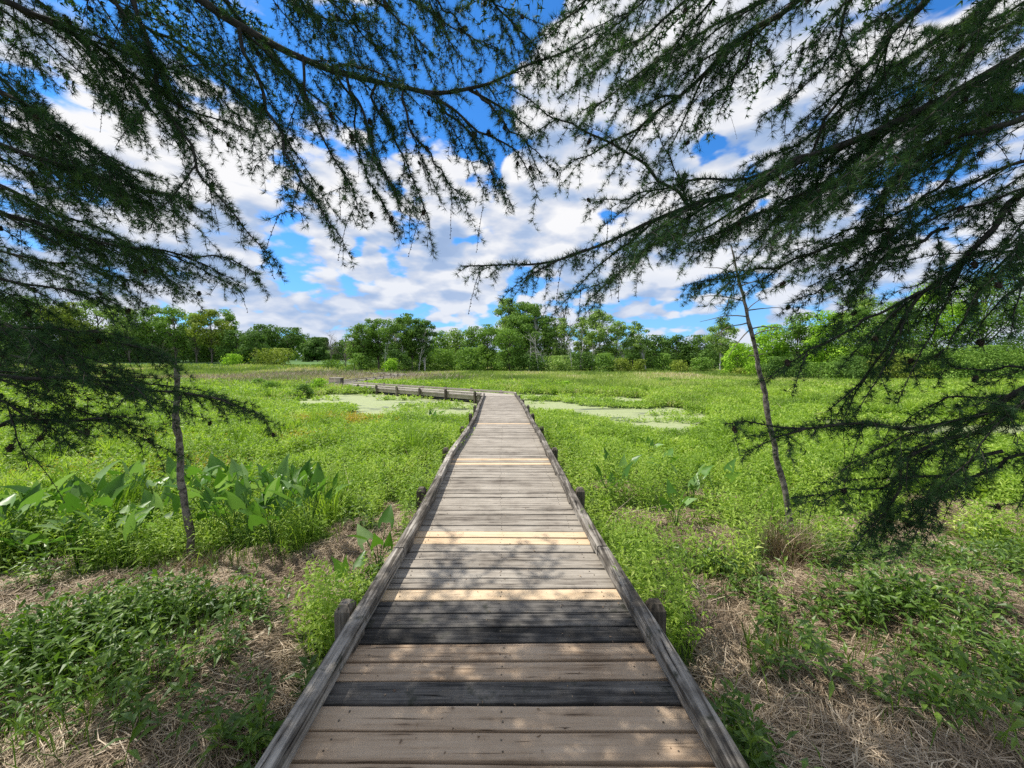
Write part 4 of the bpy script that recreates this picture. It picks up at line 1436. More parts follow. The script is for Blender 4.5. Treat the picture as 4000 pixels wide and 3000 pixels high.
GL = 'trees in the far left row'
GLb = 'trees in the left group beside the lawn'
GM = 'slender trees of the left-centre grove'
GC = 'trees in the central wood'
GR = 'trees at the right edge of the marsh'
GS = 'shrubs along the wood edge'
TT = [
    (-40, 100, 1170, 300, 'dense', 'dark', 'dark broad tree at the left edge behind the drooping branches', GL, {}),
    (170, 104, 1185, 220, 'dense', 'dark', 'dark broad tree second from the left edge of the row', GL, {}),
    (270, 100, 1200, 150, 'tall', 'olive', 'brownish green conifer-like tree left of the bright poplars', GL, {'dens': 1.4}),
    (395, 106, 1196, 170, 'tall', 'aspen', 'bright green full poplar, leftmost of the tall far left row', GL, {'dens': 1.3}),
    (510, 104, 1207, 120, 'tall', 'aspen', 'airy gappy poplar, second of the tall far left row', GL, {'dens': .7}),
    (600, 106, 1208, 115, 'tall', 'mid', 'greener poplar with visible limbs, third of the far left row', GL, {}),
    (690, 104, 1210, 115, 'tall', 'mid', 'narrow poplar in the middle of the far left row', GL, {}),
    (770, 103, 1228, 95, 'tall', 'aspen', 'lower pale poplar right of the middle of the row', GL, {'dens': .8}),
    (830, 101, 1224, 120, 'tall', 'olive', 'yellowish poplar near the right end of the row', GL, {'dens': 1.1}),
    (893, 108, 1226, 85, 'round', 'mid', 'rounded dark-topped tree ending the far left row', GL, {}),
    (420, 112, 1300, 260, 'dense', 'dark', 'low dark tree filling the gap behind the first poplars', GL, {}),
    (560, 112, 1290, 240, 'dense', 'dark', 'low dark tree behind the second and third poplars', GL, {}),
    (720, 112, 1300, 240, 'dense', 'dark', 'low dark tree behind the middle poplars', GL, {}),
    (850, 112, 1300, 200, 'dense', 'dark', 'low dark tree behind the yellowish poplar', GL, {}),
    (935, 100, 1303, 130, 'dense', 'dark', 'deep green tree between the poplar row and the oaks', GLb, {}),
    (1005, 98, 1302, 120, 'round', 'dark', 'deep green tree in front of the oaks', GLb, {}),
    (1050, 118, 1281, 120, 'spread', 'dark', 'wide dark oak, left of the pair above the lawn', GLb, {'dens': 1.4}),
    (1128, 118, 1289, 115, 'spread', 'dark', 'wide dark oak, right of the pair above the lawn', GLb, {'dens': 1.4}),
    (1190, 126, 1312, 60, 'spread', 'dark', 'smaller dark tree between the oaks and the round tree', GLb, {}),
    (1095, 120, 1350, 40, 'round', 'bright', 'small bright green tree at the foot of the oaks', GLb, {}),
    (1242, 112, 1326, 98, 'round', 'dark', 'neat round dark green tree alone on the lawn', GLb, {'leaves': 16000}),
    (1295, 108, 1305, 60, 'bare', 'mid', 'pale leafless tree right of the round tree', GLb, {'bark': M_BARKG}),
    (1322, 116, 1340, 60, 'dense', 'dark', 'dark narrow tree behind the leafless one', GLb, {}),
    (912, 92, 1386, 70, 'shrub', 'bright', 'small bright green bush in front of the dark left trees', GS, {}),
    (1072, 92, 1366, 150, 'shrub', 'olive', 'broad yellow-green bush in front of the oaks', GS, {}),
    (1010, 94, 1395, 60, 'shrub', 'dark', 'low dark bush left of the broad yellow-green one', GS, {}),
    (640, 97, 1345, 110, 'bare', 'mid', 'grey leafless thicket tree under the far left row', GL, {'bark': M_BARKG}),
    (1350, 80, 1335, 90, 'bare', 'mid', 'brown leafless tree at the left end of the centre grove', GM, {'bark': M_BARKG}),
    (1385, 78, 1300, 80, 'spread', 'aspen', 'thin-leaved tree at the left end of the centre grove', GM, {'dens': .7}),
    (1420, 77, 1278, 110, 'spread', 'mid', 'slender tree, first full crown of the grove', GM, {'dens': 1.3}),
    (1480, 79, 1264, 120, 'spread', 'mid', 'slender tree, second full crown of the grove', GM, {'dens': 1.3}),
    (1545, 77, 1258, 120, 'spread', 'mid', 'slender tree, third full crown of the grove', GM, {'dens': 1.3, 'bark': M_BARKW}),
    (1610, 79, 1250, 130, 'spread', 'mid', 'tallest slender tree of the grove', GM, {'dens': 1.3}),
    (1660, 77, 1262, 90, 'spread', 'dark', 'dark slender tree closing the grove on the right', GM, {'dens': 1.3, 'bark': M_BARKW}),
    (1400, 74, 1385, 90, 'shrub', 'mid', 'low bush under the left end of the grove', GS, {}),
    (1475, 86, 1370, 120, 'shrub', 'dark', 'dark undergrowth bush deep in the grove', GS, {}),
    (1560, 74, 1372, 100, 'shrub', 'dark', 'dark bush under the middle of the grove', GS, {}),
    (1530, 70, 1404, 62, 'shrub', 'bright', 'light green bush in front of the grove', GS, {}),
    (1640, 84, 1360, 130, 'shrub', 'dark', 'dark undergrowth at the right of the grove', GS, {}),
    (1300, 84, 1408, 90, 'shrub', 'mid', 'scrubby low bush where the lawn meets the marsh', GS, {}),
    (1730, 98, 1305, 100, 'tall', 'mid', 'greyish tree just right of the grove', GC, {}),
    (1785, 94, 1296, 110, 'dense', 'aspen', 'pale grey-green tree between grove and big cottonwoods', GC, {}),
    (1850, 90, 1290, 110, 'dense', 'mid', 'bushy green tree left of the big cottonwoods', GC, {}),
    (1740, 84, 1370, 130, 'shrub', 'mid', 'bush filling the edge right of the grove', GS, {}),
    (1830, 80, 1365, 120, 'shrub', 'mid', 'leafy thicket left of the big cottonwoods', GS, {}),
    (1905, 86, 1282, 110, 'dense', 'mid', 'bushy tree touching the big cottonwoods on the left', GC, {}),
    (1985, 98, 1188, 120, 'tall', 'aspen', 'pale high-topped cottonwood at the left of the tallest group', GC, {'dens': 1.5}),
    (2045, 90, 1203, 140, 'tall', 'mid', 'tall full cottonwood in the middle of the picture', GC, {'dens': 1.7, 'trunk_vis': .12}),
    (2110, 88, 1212, 130, 'tall', 'mid', 'tall cottonwood with white leaning trunks on its right', GC, {'dens': 1.5, 'bark': M_BARKW, 'lean': -.12}),
    (1990, 80, 1290, 130, 'dense', 'mid', 'lower leafy tree in front of the cottonwoods', GC, {}),
    (2150, 96, 1250, 100, 'tall', 'mid', 'leafy tree behind the white leaning trunks', GC, {'bark': M_BARKW}),
    (2205, 88, 1200, 80, 'bare', 'mid', 'tall leafless tree showing above the centre wood', GC, {'bark': M_BARKG}),
    (2190, 86, 1262, 90, 'tall', 'aspen', 'pale thin-leaved tree under the leafless top', GC, {'dens': .9, 'bark': M_BARKW}),
    (2270, 92, 1250, 90, 'tall', 'aspen', 'pale tree left of the pointed aspen', GC, {'bark': M_BARKW}),
    (2340, 84, 1227, 120, 'tall', 'aspen', 'pointed aspen with white trunk right of the centre wood', GC, {'bark': M_BARKW, 'dens': 1.3}),
    (2400, 86, 1268, 90, 'tall', 'aspen', 'lower aspen sloping down to the gap', GC, {'lean': .08, 'bark': M_BARKW}),
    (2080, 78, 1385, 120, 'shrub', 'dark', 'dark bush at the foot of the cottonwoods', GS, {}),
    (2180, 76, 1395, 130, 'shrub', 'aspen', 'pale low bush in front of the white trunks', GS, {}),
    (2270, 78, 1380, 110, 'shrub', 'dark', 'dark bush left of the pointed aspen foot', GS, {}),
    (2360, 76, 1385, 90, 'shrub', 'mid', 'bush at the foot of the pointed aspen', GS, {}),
    (2470, 105, 1322, 110, 'dense', 'dark', 'dark back tree behind the leaning snag', GC, {}),
    (2525, 84, 1272, 80, 'tall', 'aspen', 'wind-swept aspen on a leaning white trunk', GC, {'lean': -.22, 'bark': M_BARKW, 'trunk_vis': .45}),
    (2455, 80, 1335, 40, 'tall', 'aspen', 'broken leaning white snag with few leaves', GC, {'lean': -.4, 'bark': M_BARKW, 'leaves': 260, 'trunk_vis': .6}),
    (2560, 108, 1320, 130, 'dense', 'dark', 'dark back tree behind the wind-swept aspen', GC, {}),
    (2640, 105, 1317, 120, 'round', 'dark', 'rounded dark back tree in the low gap, left one', GC, {}),
    (2720, 104, 1320, 120, 'round', 'dark', 'rounded dark back tree in the low gap, right one', GC, {}),
    (2812, 84, 1262, 115, 'tall', 'aspen', 'lone grey-green aspen on a white trunk before the right wood', GC, {'bark': M_BARKW, 'dens': 1.2, 'trunk_vis': .38}),
    (2790, 98, 1340, 140, 'dense', 'dark', 'dark thicket tree behind the lone aspen', GC, {}),
    (2430, 74, 1402, 70, 'shrub', 'olive', 'yellowish bush left of the leaning snag foot', GS, {}),
    (2495, 74, 1408, 66, 'shrub', 'olive', 'yellow-green bush right of the leaning snag foot', GS, {}),
    (2590, 82, 1385, 90, 'shrub', 'mid', 'green bush behind the fallen branches', GS, {}),
    (2655, 74, 1410, 80, 'shrub', 'olive', 'yellow-green bush in the middle of the low gap', GS, {}),
    (2735, 78, 1400, 90, 'shrub', 'mid', 'green bush left of the lone aspen', GS, {}),
    (2880, 62, 1350, 110, 'dense', 'bright', 'bright lime green tree at the start of the right wood', GR, {}),
    (2905, 58, 1440, 90, 'shrub', 'olive', 'low yellow-green bush at the corner of the right wood', GS, {}),
    (3000, 52, 1285, 150, 'dense', 'bright', 'bright green tree behind the dead sapling', GR, {}),
    (3110, 50, 1245, 150, 'dense', 'mid', 'dense green tree right of the dead sapling', GR, {}),
    (3230, 47, 1235, 170, 'dense', 'bright', 'bright dense tree, third of the right wood', GR, {}),
    (3350, 56, 1150, 150, 'tall', 'aspen', 'pale airy tree rising above the right wood', GR, {'dens': .7}),
    (3360, 44, 1220, 180, 'dense', 'mid', 'green tree under the pale airy one', GR, {}),
    (3490, 42, 1205, 200, 'dense', 'mid', 'green tree in the middle of the right wood', GR, {}),
    (3640, 44, 1130, 240, 'dense', 'bright', 'tall bright green tree of the right wood', GR, {}),
    (3830, 42, 1085, 280, 'dense', 'mid', 'tall broad tree near the right edge', GR, {}),
    (4080, 42, 1050, 340, 'dense', 'mid', 'tallest broad tree at the right edge', GR, {}),
    (4400, 44, 1030, 400, 'dense', 'mid', 'broad tree beyond the right edge', GR, {}),
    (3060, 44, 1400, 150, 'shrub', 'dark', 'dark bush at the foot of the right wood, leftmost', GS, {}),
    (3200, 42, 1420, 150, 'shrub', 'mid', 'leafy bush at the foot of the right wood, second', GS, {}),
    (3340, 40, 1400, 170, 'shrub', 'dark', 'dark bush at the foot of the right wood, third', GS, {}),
    (3500, 39, 1390, 190, 'shrub', 'olive', 'yellowish bush at the foot of the right wood', GS, {}),
    (3680, 38, 1370, 220, 'shrub', 'mid', 'large leafy bush toward the right edge', GS, {}),
    (3900, 37, 1360, 260, 'shrub', 'mid', 'large leafy bush at the right edge', GS, {}),
    (3560, 41, 1290, 120, 'bare', 'mid', 'grey leafless bush tree inside the right wood', GR, {'bark': M_BARKG}),
]
GW = 'white bare trunks at the wood edge'
for (u_, vt_, ln_, lab_) in [(2150, 1300, -.55, 'white trunk leaning far left in front of the cottonwoods'), (2105, 1320, -.15, 'slim white trunk beside the far-leaning one'), (2065, 1330, .08, 'slim upright white trunk under the tall cottonwood'),
                             (2235, 1310, -.1, 'thin white trunk below the leafless top'), (2262, 1330, .12, 'thin white trunk right of the leafless top'), (2310, 1340, .05, 'short white trunk left of the pointed aspen'),
                             (1500, 1340, .1, 'thin pale trunk under the second grove crown'), (1580, 1345, -.06, 'thin pale trunk under the third grove crown'), (1635, 1350, .14, 'pale trunk at the right of the grove')]:
    TT.append((u_, 74.5 if u_ < 1700 else 77, vt_, 26, 'bare', 'mid', lab_, GW, {'bark': M_BARKW, 'lean': ln_, 'twigs': 5}))
for (u_, d_u, vt_, w_u, co_, lab_) in [(1180, 23, 1502, 70, 'dark', 'small dark bush at the left end of the duckweed pond'), (1060, 26, 1490, 80, 'mid', 'green bush left of the small dark one in the marsh'), (1010, 30, 1480, 60, 'mid', 'small bush farthest left among the dead reeds'),
                                       (1245, 27, 1478, 60, 'bright', 'bright green sapling bush beside the far platform'), (2210, 30, 1490, 60, 'bright', 'bright low bush behind the right duckweed pond'), (2600, 34, 1475, 70, 'mid', 'low bush standing in the right field')]:
    TT.append((u_, d_u, vt_, w_u, 'shrub', co_, lab_, 'bushes standing in the open marsh', {}))
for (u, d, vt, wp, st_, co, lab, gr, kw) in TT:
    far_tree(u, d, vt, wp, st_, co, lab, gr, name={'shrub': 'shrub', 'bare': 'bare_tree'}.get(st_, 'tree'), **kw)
# far wood behind everything (one mass nobody could count)
n = 42000
x = rs.uniform(-260, 330, n)
y = rs.uniform(150, 185, n)
lawn_gap = (x / y * FPX + 2000 > 1200) & (x / y * FPX + 2000 < 1330)
zt = np.where(x < -60, 7.0, 5.0) + (fbm(x * .13 + 900, y * .05 + 3, 4) - .3) * 9 * rs.random(n) ** .5
z = ground_z(x, y) + rs.random(n) * zt * np.where(lawn_gap, .55, 1)
C = np.stack([x, y, z], 1)
out = nrm(rs.normal(0, 1, (n, 3)) + np.array([0, -.5, .5]))
a1_ = nrm(np.cross(out, rs.normal(0, 1, (n, 3))))
a2_ = np.cross(out, a1_)
s_ = rs.uniform(.5, 1.1, n)[:, None]
V = np.stack([C - a1_ * s_, C - a2_ * s_ * .6, C + a1_ * s_, C + a2_ * s_ * .6], 1).reshape(-1, 3)
o = mesh_np('far_wood', V, np.arange(4 * n).reshape(-1, 4), M_T['dark'], None, {'rnd': rs.random(n)})
tag(o, 'low dark band of far woodland seen between the nearer trees', 'woodland', kind='stuff')

# ------------------------------------------------------------------ larches
M_NEEDLE = leaf_mat('larch needles', [(0, (0.022, 0.055, 0.026)), (0.6, (0.045, 0.10, 0.036)), (1, (0.11, 0.19, 0.045))], 0.3, 0.55, 0.2, None, (1.1, 1.3, .7))
M_CONE = simple_mat('larch cones', (0.022, 0.013, 0.008), 0.8, (60, (0.06, 0.035, 0.02)))


class Larch:
    def __init__(s, seed):
        s.r = np.random.default_rng(seed)

    def needles_on(s, P, dens, nper, nl, acc, knob=False, skip=0.0):
        """rosettes along a polyline"""
        r = s.r
        seg = np.linalg.norm(np.diff(P, axis=0), axis=1)
        L = seg.sum()
        m = max(2, int(L / dens))
        cs_ = np.concatenate([[0], np.cumsum(seg)])
        t_ = np.linspace(skip * L, L, m) + r.normal(0, dens * .2, m)
        C = np.stack([np.interp(t_, cs_, P[:, q]) for q in range(3)], 1)
        T = nrm(np.gradient(C, axis=0)) if m > 2 else nrm(np.tile(P[-1] - P[0], (m, 1)))
        rad = nrm(np.cross(T, r.normal(0, 1, (m, 3))))
        if knob:
            acc['K'].append(C + rad * .004)
            return
        acc['C'].append(np.repeat(C + rad * .004, nper, 0))
        D = nrm(np.repeat(rad * .85 + T * .35, nper, 0) + r.normal(0, .62, (m * nper, 3)))
        acc['D'].append(D)
        acc['L'].append(nl * r.uniform(.7, 1.2, m * nper))
        acc['A'].append(np.repeat(r.random(m) * .7, nper) + r.random(m * nper) * .3)

    def shoot(s, P, R0, lat_len, bark, acc, lat_step, droop, detail, lo, nlen, nper, tips, depth=0):
        r = s.r
        seg = np.linalg.norm(np.diff(P, axis=0), axis=1)
        L = seg.sum()
        cum = np.concatenate([[0], np.cumsum(seg)])
        bark.tube(P, np.linspace(R0, max(.0016, R0 * .16), len(P)), 7 if depth == 0 else 5)
        s.needles_on(P[len(P) // 4:], .020 / detail, nper, nlen, acc)
        nlat = int(L / lat_step)
        sgn = 1
        for q in range(nlat):
            f = lo + (1 - lo) * (q + r.random() * .8) / nlat
            c0 = np.array([np.interp(f * L, cum, P[:, k_]) for k_ in range(3)])
            c1 = np.array([np.interp(min(L, f * L + .05), cum, P[:, k_]) for k_ in range(3)])
            T = nrm(c1 - c0 + 1e-6)
            side = nrm(np.cross(T, (0, 0, 1)))
            sgn = -sgn
            ll = lat_len * (1.0 - .5 * f) * r.uniform(.4, 1.25)
            dv = nrm(T * r.uniform(.6, 1.0) + side * sgn * r.uniform(.3, .95) + np.array([0, 0, -1]) * r.uniform(-.15, droop))
            n_ = 7
            tt = np.linspace(0, 1, n_)
            Q = c0 + dv * ll * tt[:, None] + np.array([0, 0, -1]) * (droop * r.uniform(.2, .9) * ll * tt[:, None] ** 2) + np.cumsum(r.normal(0, .014, (n_, 3)), 0) * ll
            rb = min(max(.0022, R0 * .30 * (1 - .5 * f)), .006)
            bark.tube(Q, np.linspace(rb, .0012, n_), 3, cap=False)
            s.needles_on(Q, .023 / detail, nper, nlen, acc, skip=.05)
            tips.append(Q[int(r.integers(3, 6))])
            nt = int(ll / (.066 / min(1, detail)))
            for k_ in range(nt):
                ft = .10 + .86 * (k_ + r.random()) / max(1, nt)
                i0 = min(n_ - 2, int(ft * (n_ - 1)))
                w_ = ft * (n_ - 1) - i0
                b_ = Q[i0] * (1 - w_) + Q[i0 + 1] * w_
                Tq = nrm(Q[i0 + 1] - Q[i0])
                sd_ = nrm(np.cross(Tq, r.normal(0, .5, 3) + np.array([0, 0, 1])))
                tl = r.uniform(.06, .27) * (1.15 - .6 * ft) * min(1.3, ll / .36)
                dv2 = nrm(Tq * r.uniform(.4, .9) + sd_ * (1 if k_ % 2 else -1) * r.uniform(.4, .9) + np.array([0, 0, -1]) * r.uniform(.1, .9))
                kn_ = r.random() < .035
                if kn_:
                    dv2 = nrm(dv2 * 1.1 + np.array([0, 0, -1]))
                    tl = r.uniform(.10, .24)
                t2 = np.linspace(0, 1, 4)
                U = b_ + dv2 * tl * t2[:, None] + np.array([0, 0, -1]) * (.35 * tl * t2[:, None] ** 2)
                bark.tube(U, np.linspace(.0022, .0012, 4), 3, cap=False)
                s.needles_on(U, .020 / detail, nper, nlen * .9, acc, knob=kn_)

    def bough(s, pts, R0, lat_len, root, light=0.0, lat_step=.10, droop=.42, detail=1.0, name='branch', cones=3, sub=1.2, lo=0.0, nlen=.044, nwid=.0011, nper=20):
        """pts world polyline -> branch mesh + needles mesh"""
        r = s.r
        P = catmull(pts, max(16, 6 * len(pts)))
        seg = np.linalg.norm(np.diff(P, axis=0), axis=1)
        L = seg.sum()
        cum = np.concatenate([[0], np.cumsum(seg)])
        P = P + np.stack([np.interp(cum, np.linspace(0, L, 12), r.normal(0, .012, 12)) for _ in range(3)], 1)
        bark = Acc()
        acc = {'C': [], 'D': [], 'L': [], 'A': [], 'K': []}
        tips = []
        s.shoot(P, R0, lat_len, bark, acc, lat_step, droop, detail, lo, nlen, nper, tips)
        ns = int(round(L / .34 * sub))
        for q in range(ns):
            f = (q + r.uniform(.1, .9)) / ns * .8
            i0 = min(len(P) - 2, int(f * len(P)))
            T = nrm(P[i0 + 1] - P[i0])
            side = nrm(np.cross(T, (0, 0, 1)))
            dv = nrm(T + side * (1 if q % 2 else -1) * r.uniform(.3, .8) + np.array([0, 0, 1]) * r.uniform(-.35, .15))
            l2 = L * (1 - f) * r.uniform(.3, .6) + .15
            tt = np.linspace(0, 1, 10)[:, None]
            Q = P[i0] + dv * l2 * tt + np.array([0, 0, -1]) * (.35 * droop * l2 * tt ** 2) + np.cumsum(r.normal(0, .008, (10, 3)), 0) * l2
            s.shoot(Q, max(.004, R0 * .4), lat_len * .7, bark, acc, lat_step, droop, detail, .12, nlen, nper, tips, 1)
        o = bark.build(name, M_BARKD, root, True)
        C, D, Ln, A = (np.concatenate(acc[k_]) for k_ in 'CDLA')
        n_ = len(C)
        S = nrm(np.cross(D, r.normal(0, 1, (n_, 3)))) * nwid
        tip = C + D * Ln[:, None]
        V = np.stack([C - S, C + S, tip], 1).reshape(-1, 3)
        nd = mesh_np('needles', V, np.arange(3 * n_).reshape(-1, 3), M_NEEDLE, o, {'rnd': np.clip(A + light, 0, 1)})  # light shifts needle colour toward a painted sunlit yellow-green
        if acc['K']:
            K = np.concatenate(acc['K'])
            oc = np.array([(1, 0, 0), (-1, 0, 0), (0, 1, 0), (0, -1, 0), (0, 0, 1), (0, 0, -1)]) * .0042
            of = np.array([(0, 2, 4), (2, 1, 4), (1, 3, 4), (3, 0, 4), (2, 0, 5), (1, 2, 5), (3, 1, 5), (0, 3, 5)])
            KV = (K[:, None] + oc[None]).reshape(-1, 3)
            KF = (of[None] + (np.arange(len(K)) * 6)[:, None, None]).reshape(-1, 3)
            tag(mesh_np('buds', KV, KF, M_BARKD, o), kind='stuff')
        for c_ in tips[:: max(1, len(tips) // max(1, cones))][:cones]:
            cone(c_ + np.array([0, 0, -.012]), o, r)
        s.count = getattr(s, 'count', 0) + n_
        return P


_cone = None


def cone(c, parent, r):
    global _cone
    if _cone is None:
        a_ = Acc()
        for k_ in range(4):
            z = k_ * .0055
            rr = (.0085, .0115, .0095, .0055)[k_]
            for q in range(7):
                an = q * 6.283 / 7 + k_ * .45
                d_ = np.array([math.cos(an), math.sin(an), 0])
                s_ = np.array([-d_[1], d_[0], 0])
                a_.add([d_ * rr * .3 + s_ * .003 + (0, 0, z), d_ * rr * .3 - s_ * .003 + (0, 0, z), d_ * rr - s_ * .0035 + (0, 0, z + .006), d_ * rr * 1.1 + (0, 0, z + .0085), d_ * rr + s_ * .0035 + (0, 0, z + .006)],
                       [(0, 1, 2), (0, 2, 3), (0, 3, 4)])
        a_.tube([(0, 0, -.002), (0, 0, .01), (0, 0, .024)], [.006, .008, .003], 6)
        _cone = a_.build('cone', M_CONE, parent)
        o = _cone
    else:
        o = _cone.copy()
        link(o, parent)
    o.parent = parent
    o.location = c
    o.rotation_euler = (r.uniform(-.6, .6), r.uniform(-.6, .6), r.uniform(0, 6))
    s = r.uniform(.95, 1.5)
    o.scale = (s, s, s)


def bp(lst):
    return [PD(u, v, d) for (u, v, d) in lst]


lt = empty('larch_tree', (0, 0, 0))
tag(lt, 'dark larch whose drooping boughs hang in from the upper left', 'tree', 'larches framing the boardwalk')
LB = Larch(11)
a_ = Acc()
a_.tube(catmull([(-5.6, .9, -.5), (-5.5, .9, 2), (-5.45, 1.0, 5), (-5.4, 1.0, 9)], 14), np.linspace(.22, .10, 14), 12)
a_.build('trunk', M_BARKD, lt, True)
LBOUGH = [
    # (pts, R0, lat_len, light, extra)
    ([(560, -170, 2.3), (782, 0, 2.4), (928, 99, 2.45), (1127, 192, 2.5), (1300, 262, 2.5), (1462, 319, 2.5), (1654, 362, 2.5), (1823, 344, 2.5), (1944, 313, 2.55), (2125, 241, 2.6), (2299, 145, 2.7)], .026, .32, 0, {'lat_step': .10, 'sub': .35}),
    ([(935, 110, 2.45), (1010, 330, 2.45), (1087, 517, 2.4), (1160, 663, 2.35), (1240, 790, 2.3), (1330, 940, 2.3)], .012, .34, 0, {'sub': .45}),
    ([(1353, 301, 2.5), (1431, 470, 2.45), (1461, 603, 2.45), (1510, 700, 2.4), (1600, 830, 2.4)], .009, .27, 0, {'sub': .45}),
    ([(1462, 319, 2.5), (1474, 416, 2.5), (1582, 603, 2.5), (1642, 765, 2.5), (1709, 980, 2.5)], .009, .27, 0, {'sub': .45}),
    ([(1660, 362, 2.5), (1793, 482, 2.5), (1902, 627, 2.5), (1992, 801, 2.5)], .009, .24, 0, {'sub': .45}),
    ([(1690, 368, 2.5), (1883, 518, 2.5), (2040, 621, 2.6), (2110, 780, 2.65)], .009, .24, 0, {'sub': .45}),
    ([(1300, 262, 2.5), (1370, 400, 2.6), (1400, 600, 2.6), (1500, 800, 2.6), (1560, 900, 2.6)], .008, .22, 0, {'sub': .45}),
    ([(520, -80, 2.2), (597, 199, 2.2), (653, 424, 2.2), (756, 597, 2.2), (809, 716, 2.2), (928, 842, 2.2), (1055, 990, 2.2)], .012, .32, 0, {'sub': .45}),
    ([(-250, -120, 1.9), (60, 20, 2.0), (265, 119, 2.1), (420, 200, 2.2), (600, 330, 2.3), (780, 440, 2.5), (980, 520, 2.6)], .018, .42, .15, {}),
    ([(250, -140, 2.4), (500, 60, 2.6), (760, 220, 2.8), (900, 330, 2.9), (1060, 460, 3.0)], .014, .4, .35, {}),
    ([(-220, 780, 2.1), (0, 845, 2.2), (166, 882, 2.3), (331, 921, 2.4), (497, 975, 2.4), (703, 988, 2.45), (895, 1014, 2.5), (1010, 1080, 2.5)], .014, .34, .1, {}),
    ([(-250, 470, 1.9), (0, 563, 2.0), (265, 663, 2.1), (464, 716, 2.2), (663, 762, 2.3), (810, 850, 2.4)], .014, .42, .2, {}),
    ([(-200, 250, 1.8), (0, 350, 1.9), (200, 480, 2.0), (400, 600, 2.1), (560, 720, 2.2)], .013, .4, 0, {}),
    ([(-200, 1290, 2.0), (0, 1290, 2.1), (200, 1285, 2.2), (398, 1311, 2.3), (563, 1364, 2.4), (700, 1440, 2.45)], .012, .33, .05, {'droop': .3}),
    ([(-200, 1440, 1.9), (0, 1463, 2.0), (298, 1477, 2.1), (464, 1497, 2.2), (663, 1536, 2.25), (862, 1563, 2.3), (1040, 1630, 2.35)], .013, .30, .05, {'droop': .35}),
    ([(-200, 1480, 1.8), (0, 1563, 1.9), (132, 1640, 1.95), (260, 1730, 2.0)], .009, .22, 0, {}),
    ([(-100, 1640, 1.9), (100, 1640, 2.0), (300, 1640, 2.05), (464, 1630, 2.1), (560, 1700, 2.15)], .009, .22, 0, {}),
    ([(-260, 60, 2.2), (-60, 250, 2.3), (100, 420, 2.4), (200, 600, 2.5), (260, 760, 2.5)], .012, .4, 0, {}),
    ([(-240, 1000, 2.0), (-60, 1080, 2.1), (120, 1100, 2.2), (300, 1130, 2.3), (430, 1180, 2.4)], .012, .38, .1, {}),
    ([(-240, 1150, 1.8), (-60, 1230, 1.9), (120, 1330, 2.0), (250, 1390, 2.0), (380, 1460, 2.1)], .012, .36, 0, {}),
    ([(-260, 620, 2.4), (0, 720, 2.5), (200, 830, 2.6), (400, 900, 2.7), (600, 1010, 2.8), (740, 1110, 2.9)], .012, .36, .2, {}),
    ([(900, -160, 2.6), (1100, -20, 2.7), (1250, 60, 2.75), (1420, 120, 2.8), (1560, 230, 2.8)], .010, .32, 0, {}),
    ([(1250, -160, 2.3), (1400, -40, 2.35), (1540, 60, 2.4), (1640, 170, 2.4), (1760, 270, 2.4)], .009, .26, 0, {'sub': .45}),
    ([(1560, -160, 2.2), (1680, -30, 2.25), (1800, 90, 2.3), (1900, 240, 2.3)], .008, .24, 0, {'sub': .45}),
    ([(300, -200, 2.0), (420, -20, 2.1), (520, 140, 2.2), (640, 260, 2.2), (800, 330, 2.3), (930, 480, 2.4)], .010, .36, 0, {}),
    ([(-260, 900, 2.6), (-40, 960, 2.6), (160, 1010, 2.7), (380, 1060, 2.8), (560, 1130, 2.8)], .010, .34, .1, {}),
    ([(-260, 380, 2.6), (-40, 460, 2.6), (200, 560, 2.7), (430, 640, 2.8), (640, 700, 2.9)], .010, .4, .2, {}),
    ([(-260, 1340, 2.4), (-40, 1390, 2.5), (200, 1400, 2.5), (420, 1440, 2.6), (620, 1470, 2.7)], .010, .32, .1, {'droop': .35}),
    ([(1000, -220, 2.5), (1180, -80, 2.6), (1330, 40, 2.7), (1480, 200, 2.8), (1560, 330, 2.8)], .010, .34, .05, {}),
    ([(1350, -220, 2.6), (1540, -60, 2.7), (1700, 60, 2.75), (1850, 160, 2.8), (2000, 240, 2.8)], .010, .32, 0, {}),
    ([(1750, -220, 2.5), (1850, -60, 2.55), (1960, 60, 2.6), (2080, 180, 2.6), (2120, 320, 2.6)], .009, .28, 0, {}),
    ([(700, -220, 2.7), (850, -40, 2.8), (980, 120, 2.9), (1150, 300, 2.9), (1240, 470, 2.9)], .010, .34, .1, {}),
    ([(1180, 215, 2.5), (1220, 420, 2.5), (1290, 600, 2.5), (1370, 740, 2.45), (1420, 880, 2.4)], .009, .28, 0, {'sub': .6}),
    ([(1560, 340, 2.5), (1600, 480, 2.5), (1700, 620, 2.5), (1790, 760, 2.5), (1830, 860, 2.5)], .008, .24, 0, {'sub': .6}),
    ([(1860, 340, 2.5), (1950, 470, 2.5), (2060, 560, 2.55), (2180, 680, 2.6)], .008, .26, 0, {'sub': .6}),
    ([(0, -200, 2.5), (120, -20, 2.6), (300, 160, 2.7), (420, 330, 2.8), (560, 480, 2.9)], .012, .42, .1, {}),
]
for (pts, R0, ll, lg, kw) in LBOUGH:
    if np.mean([q_[0] for q_ in pts]) < 750 and 'sub' not in kw:
        kw = dict(kw, sub=1.8)
    LB.bough(bp(pts), R0, ll, lt, lg, cones=4, **kw)

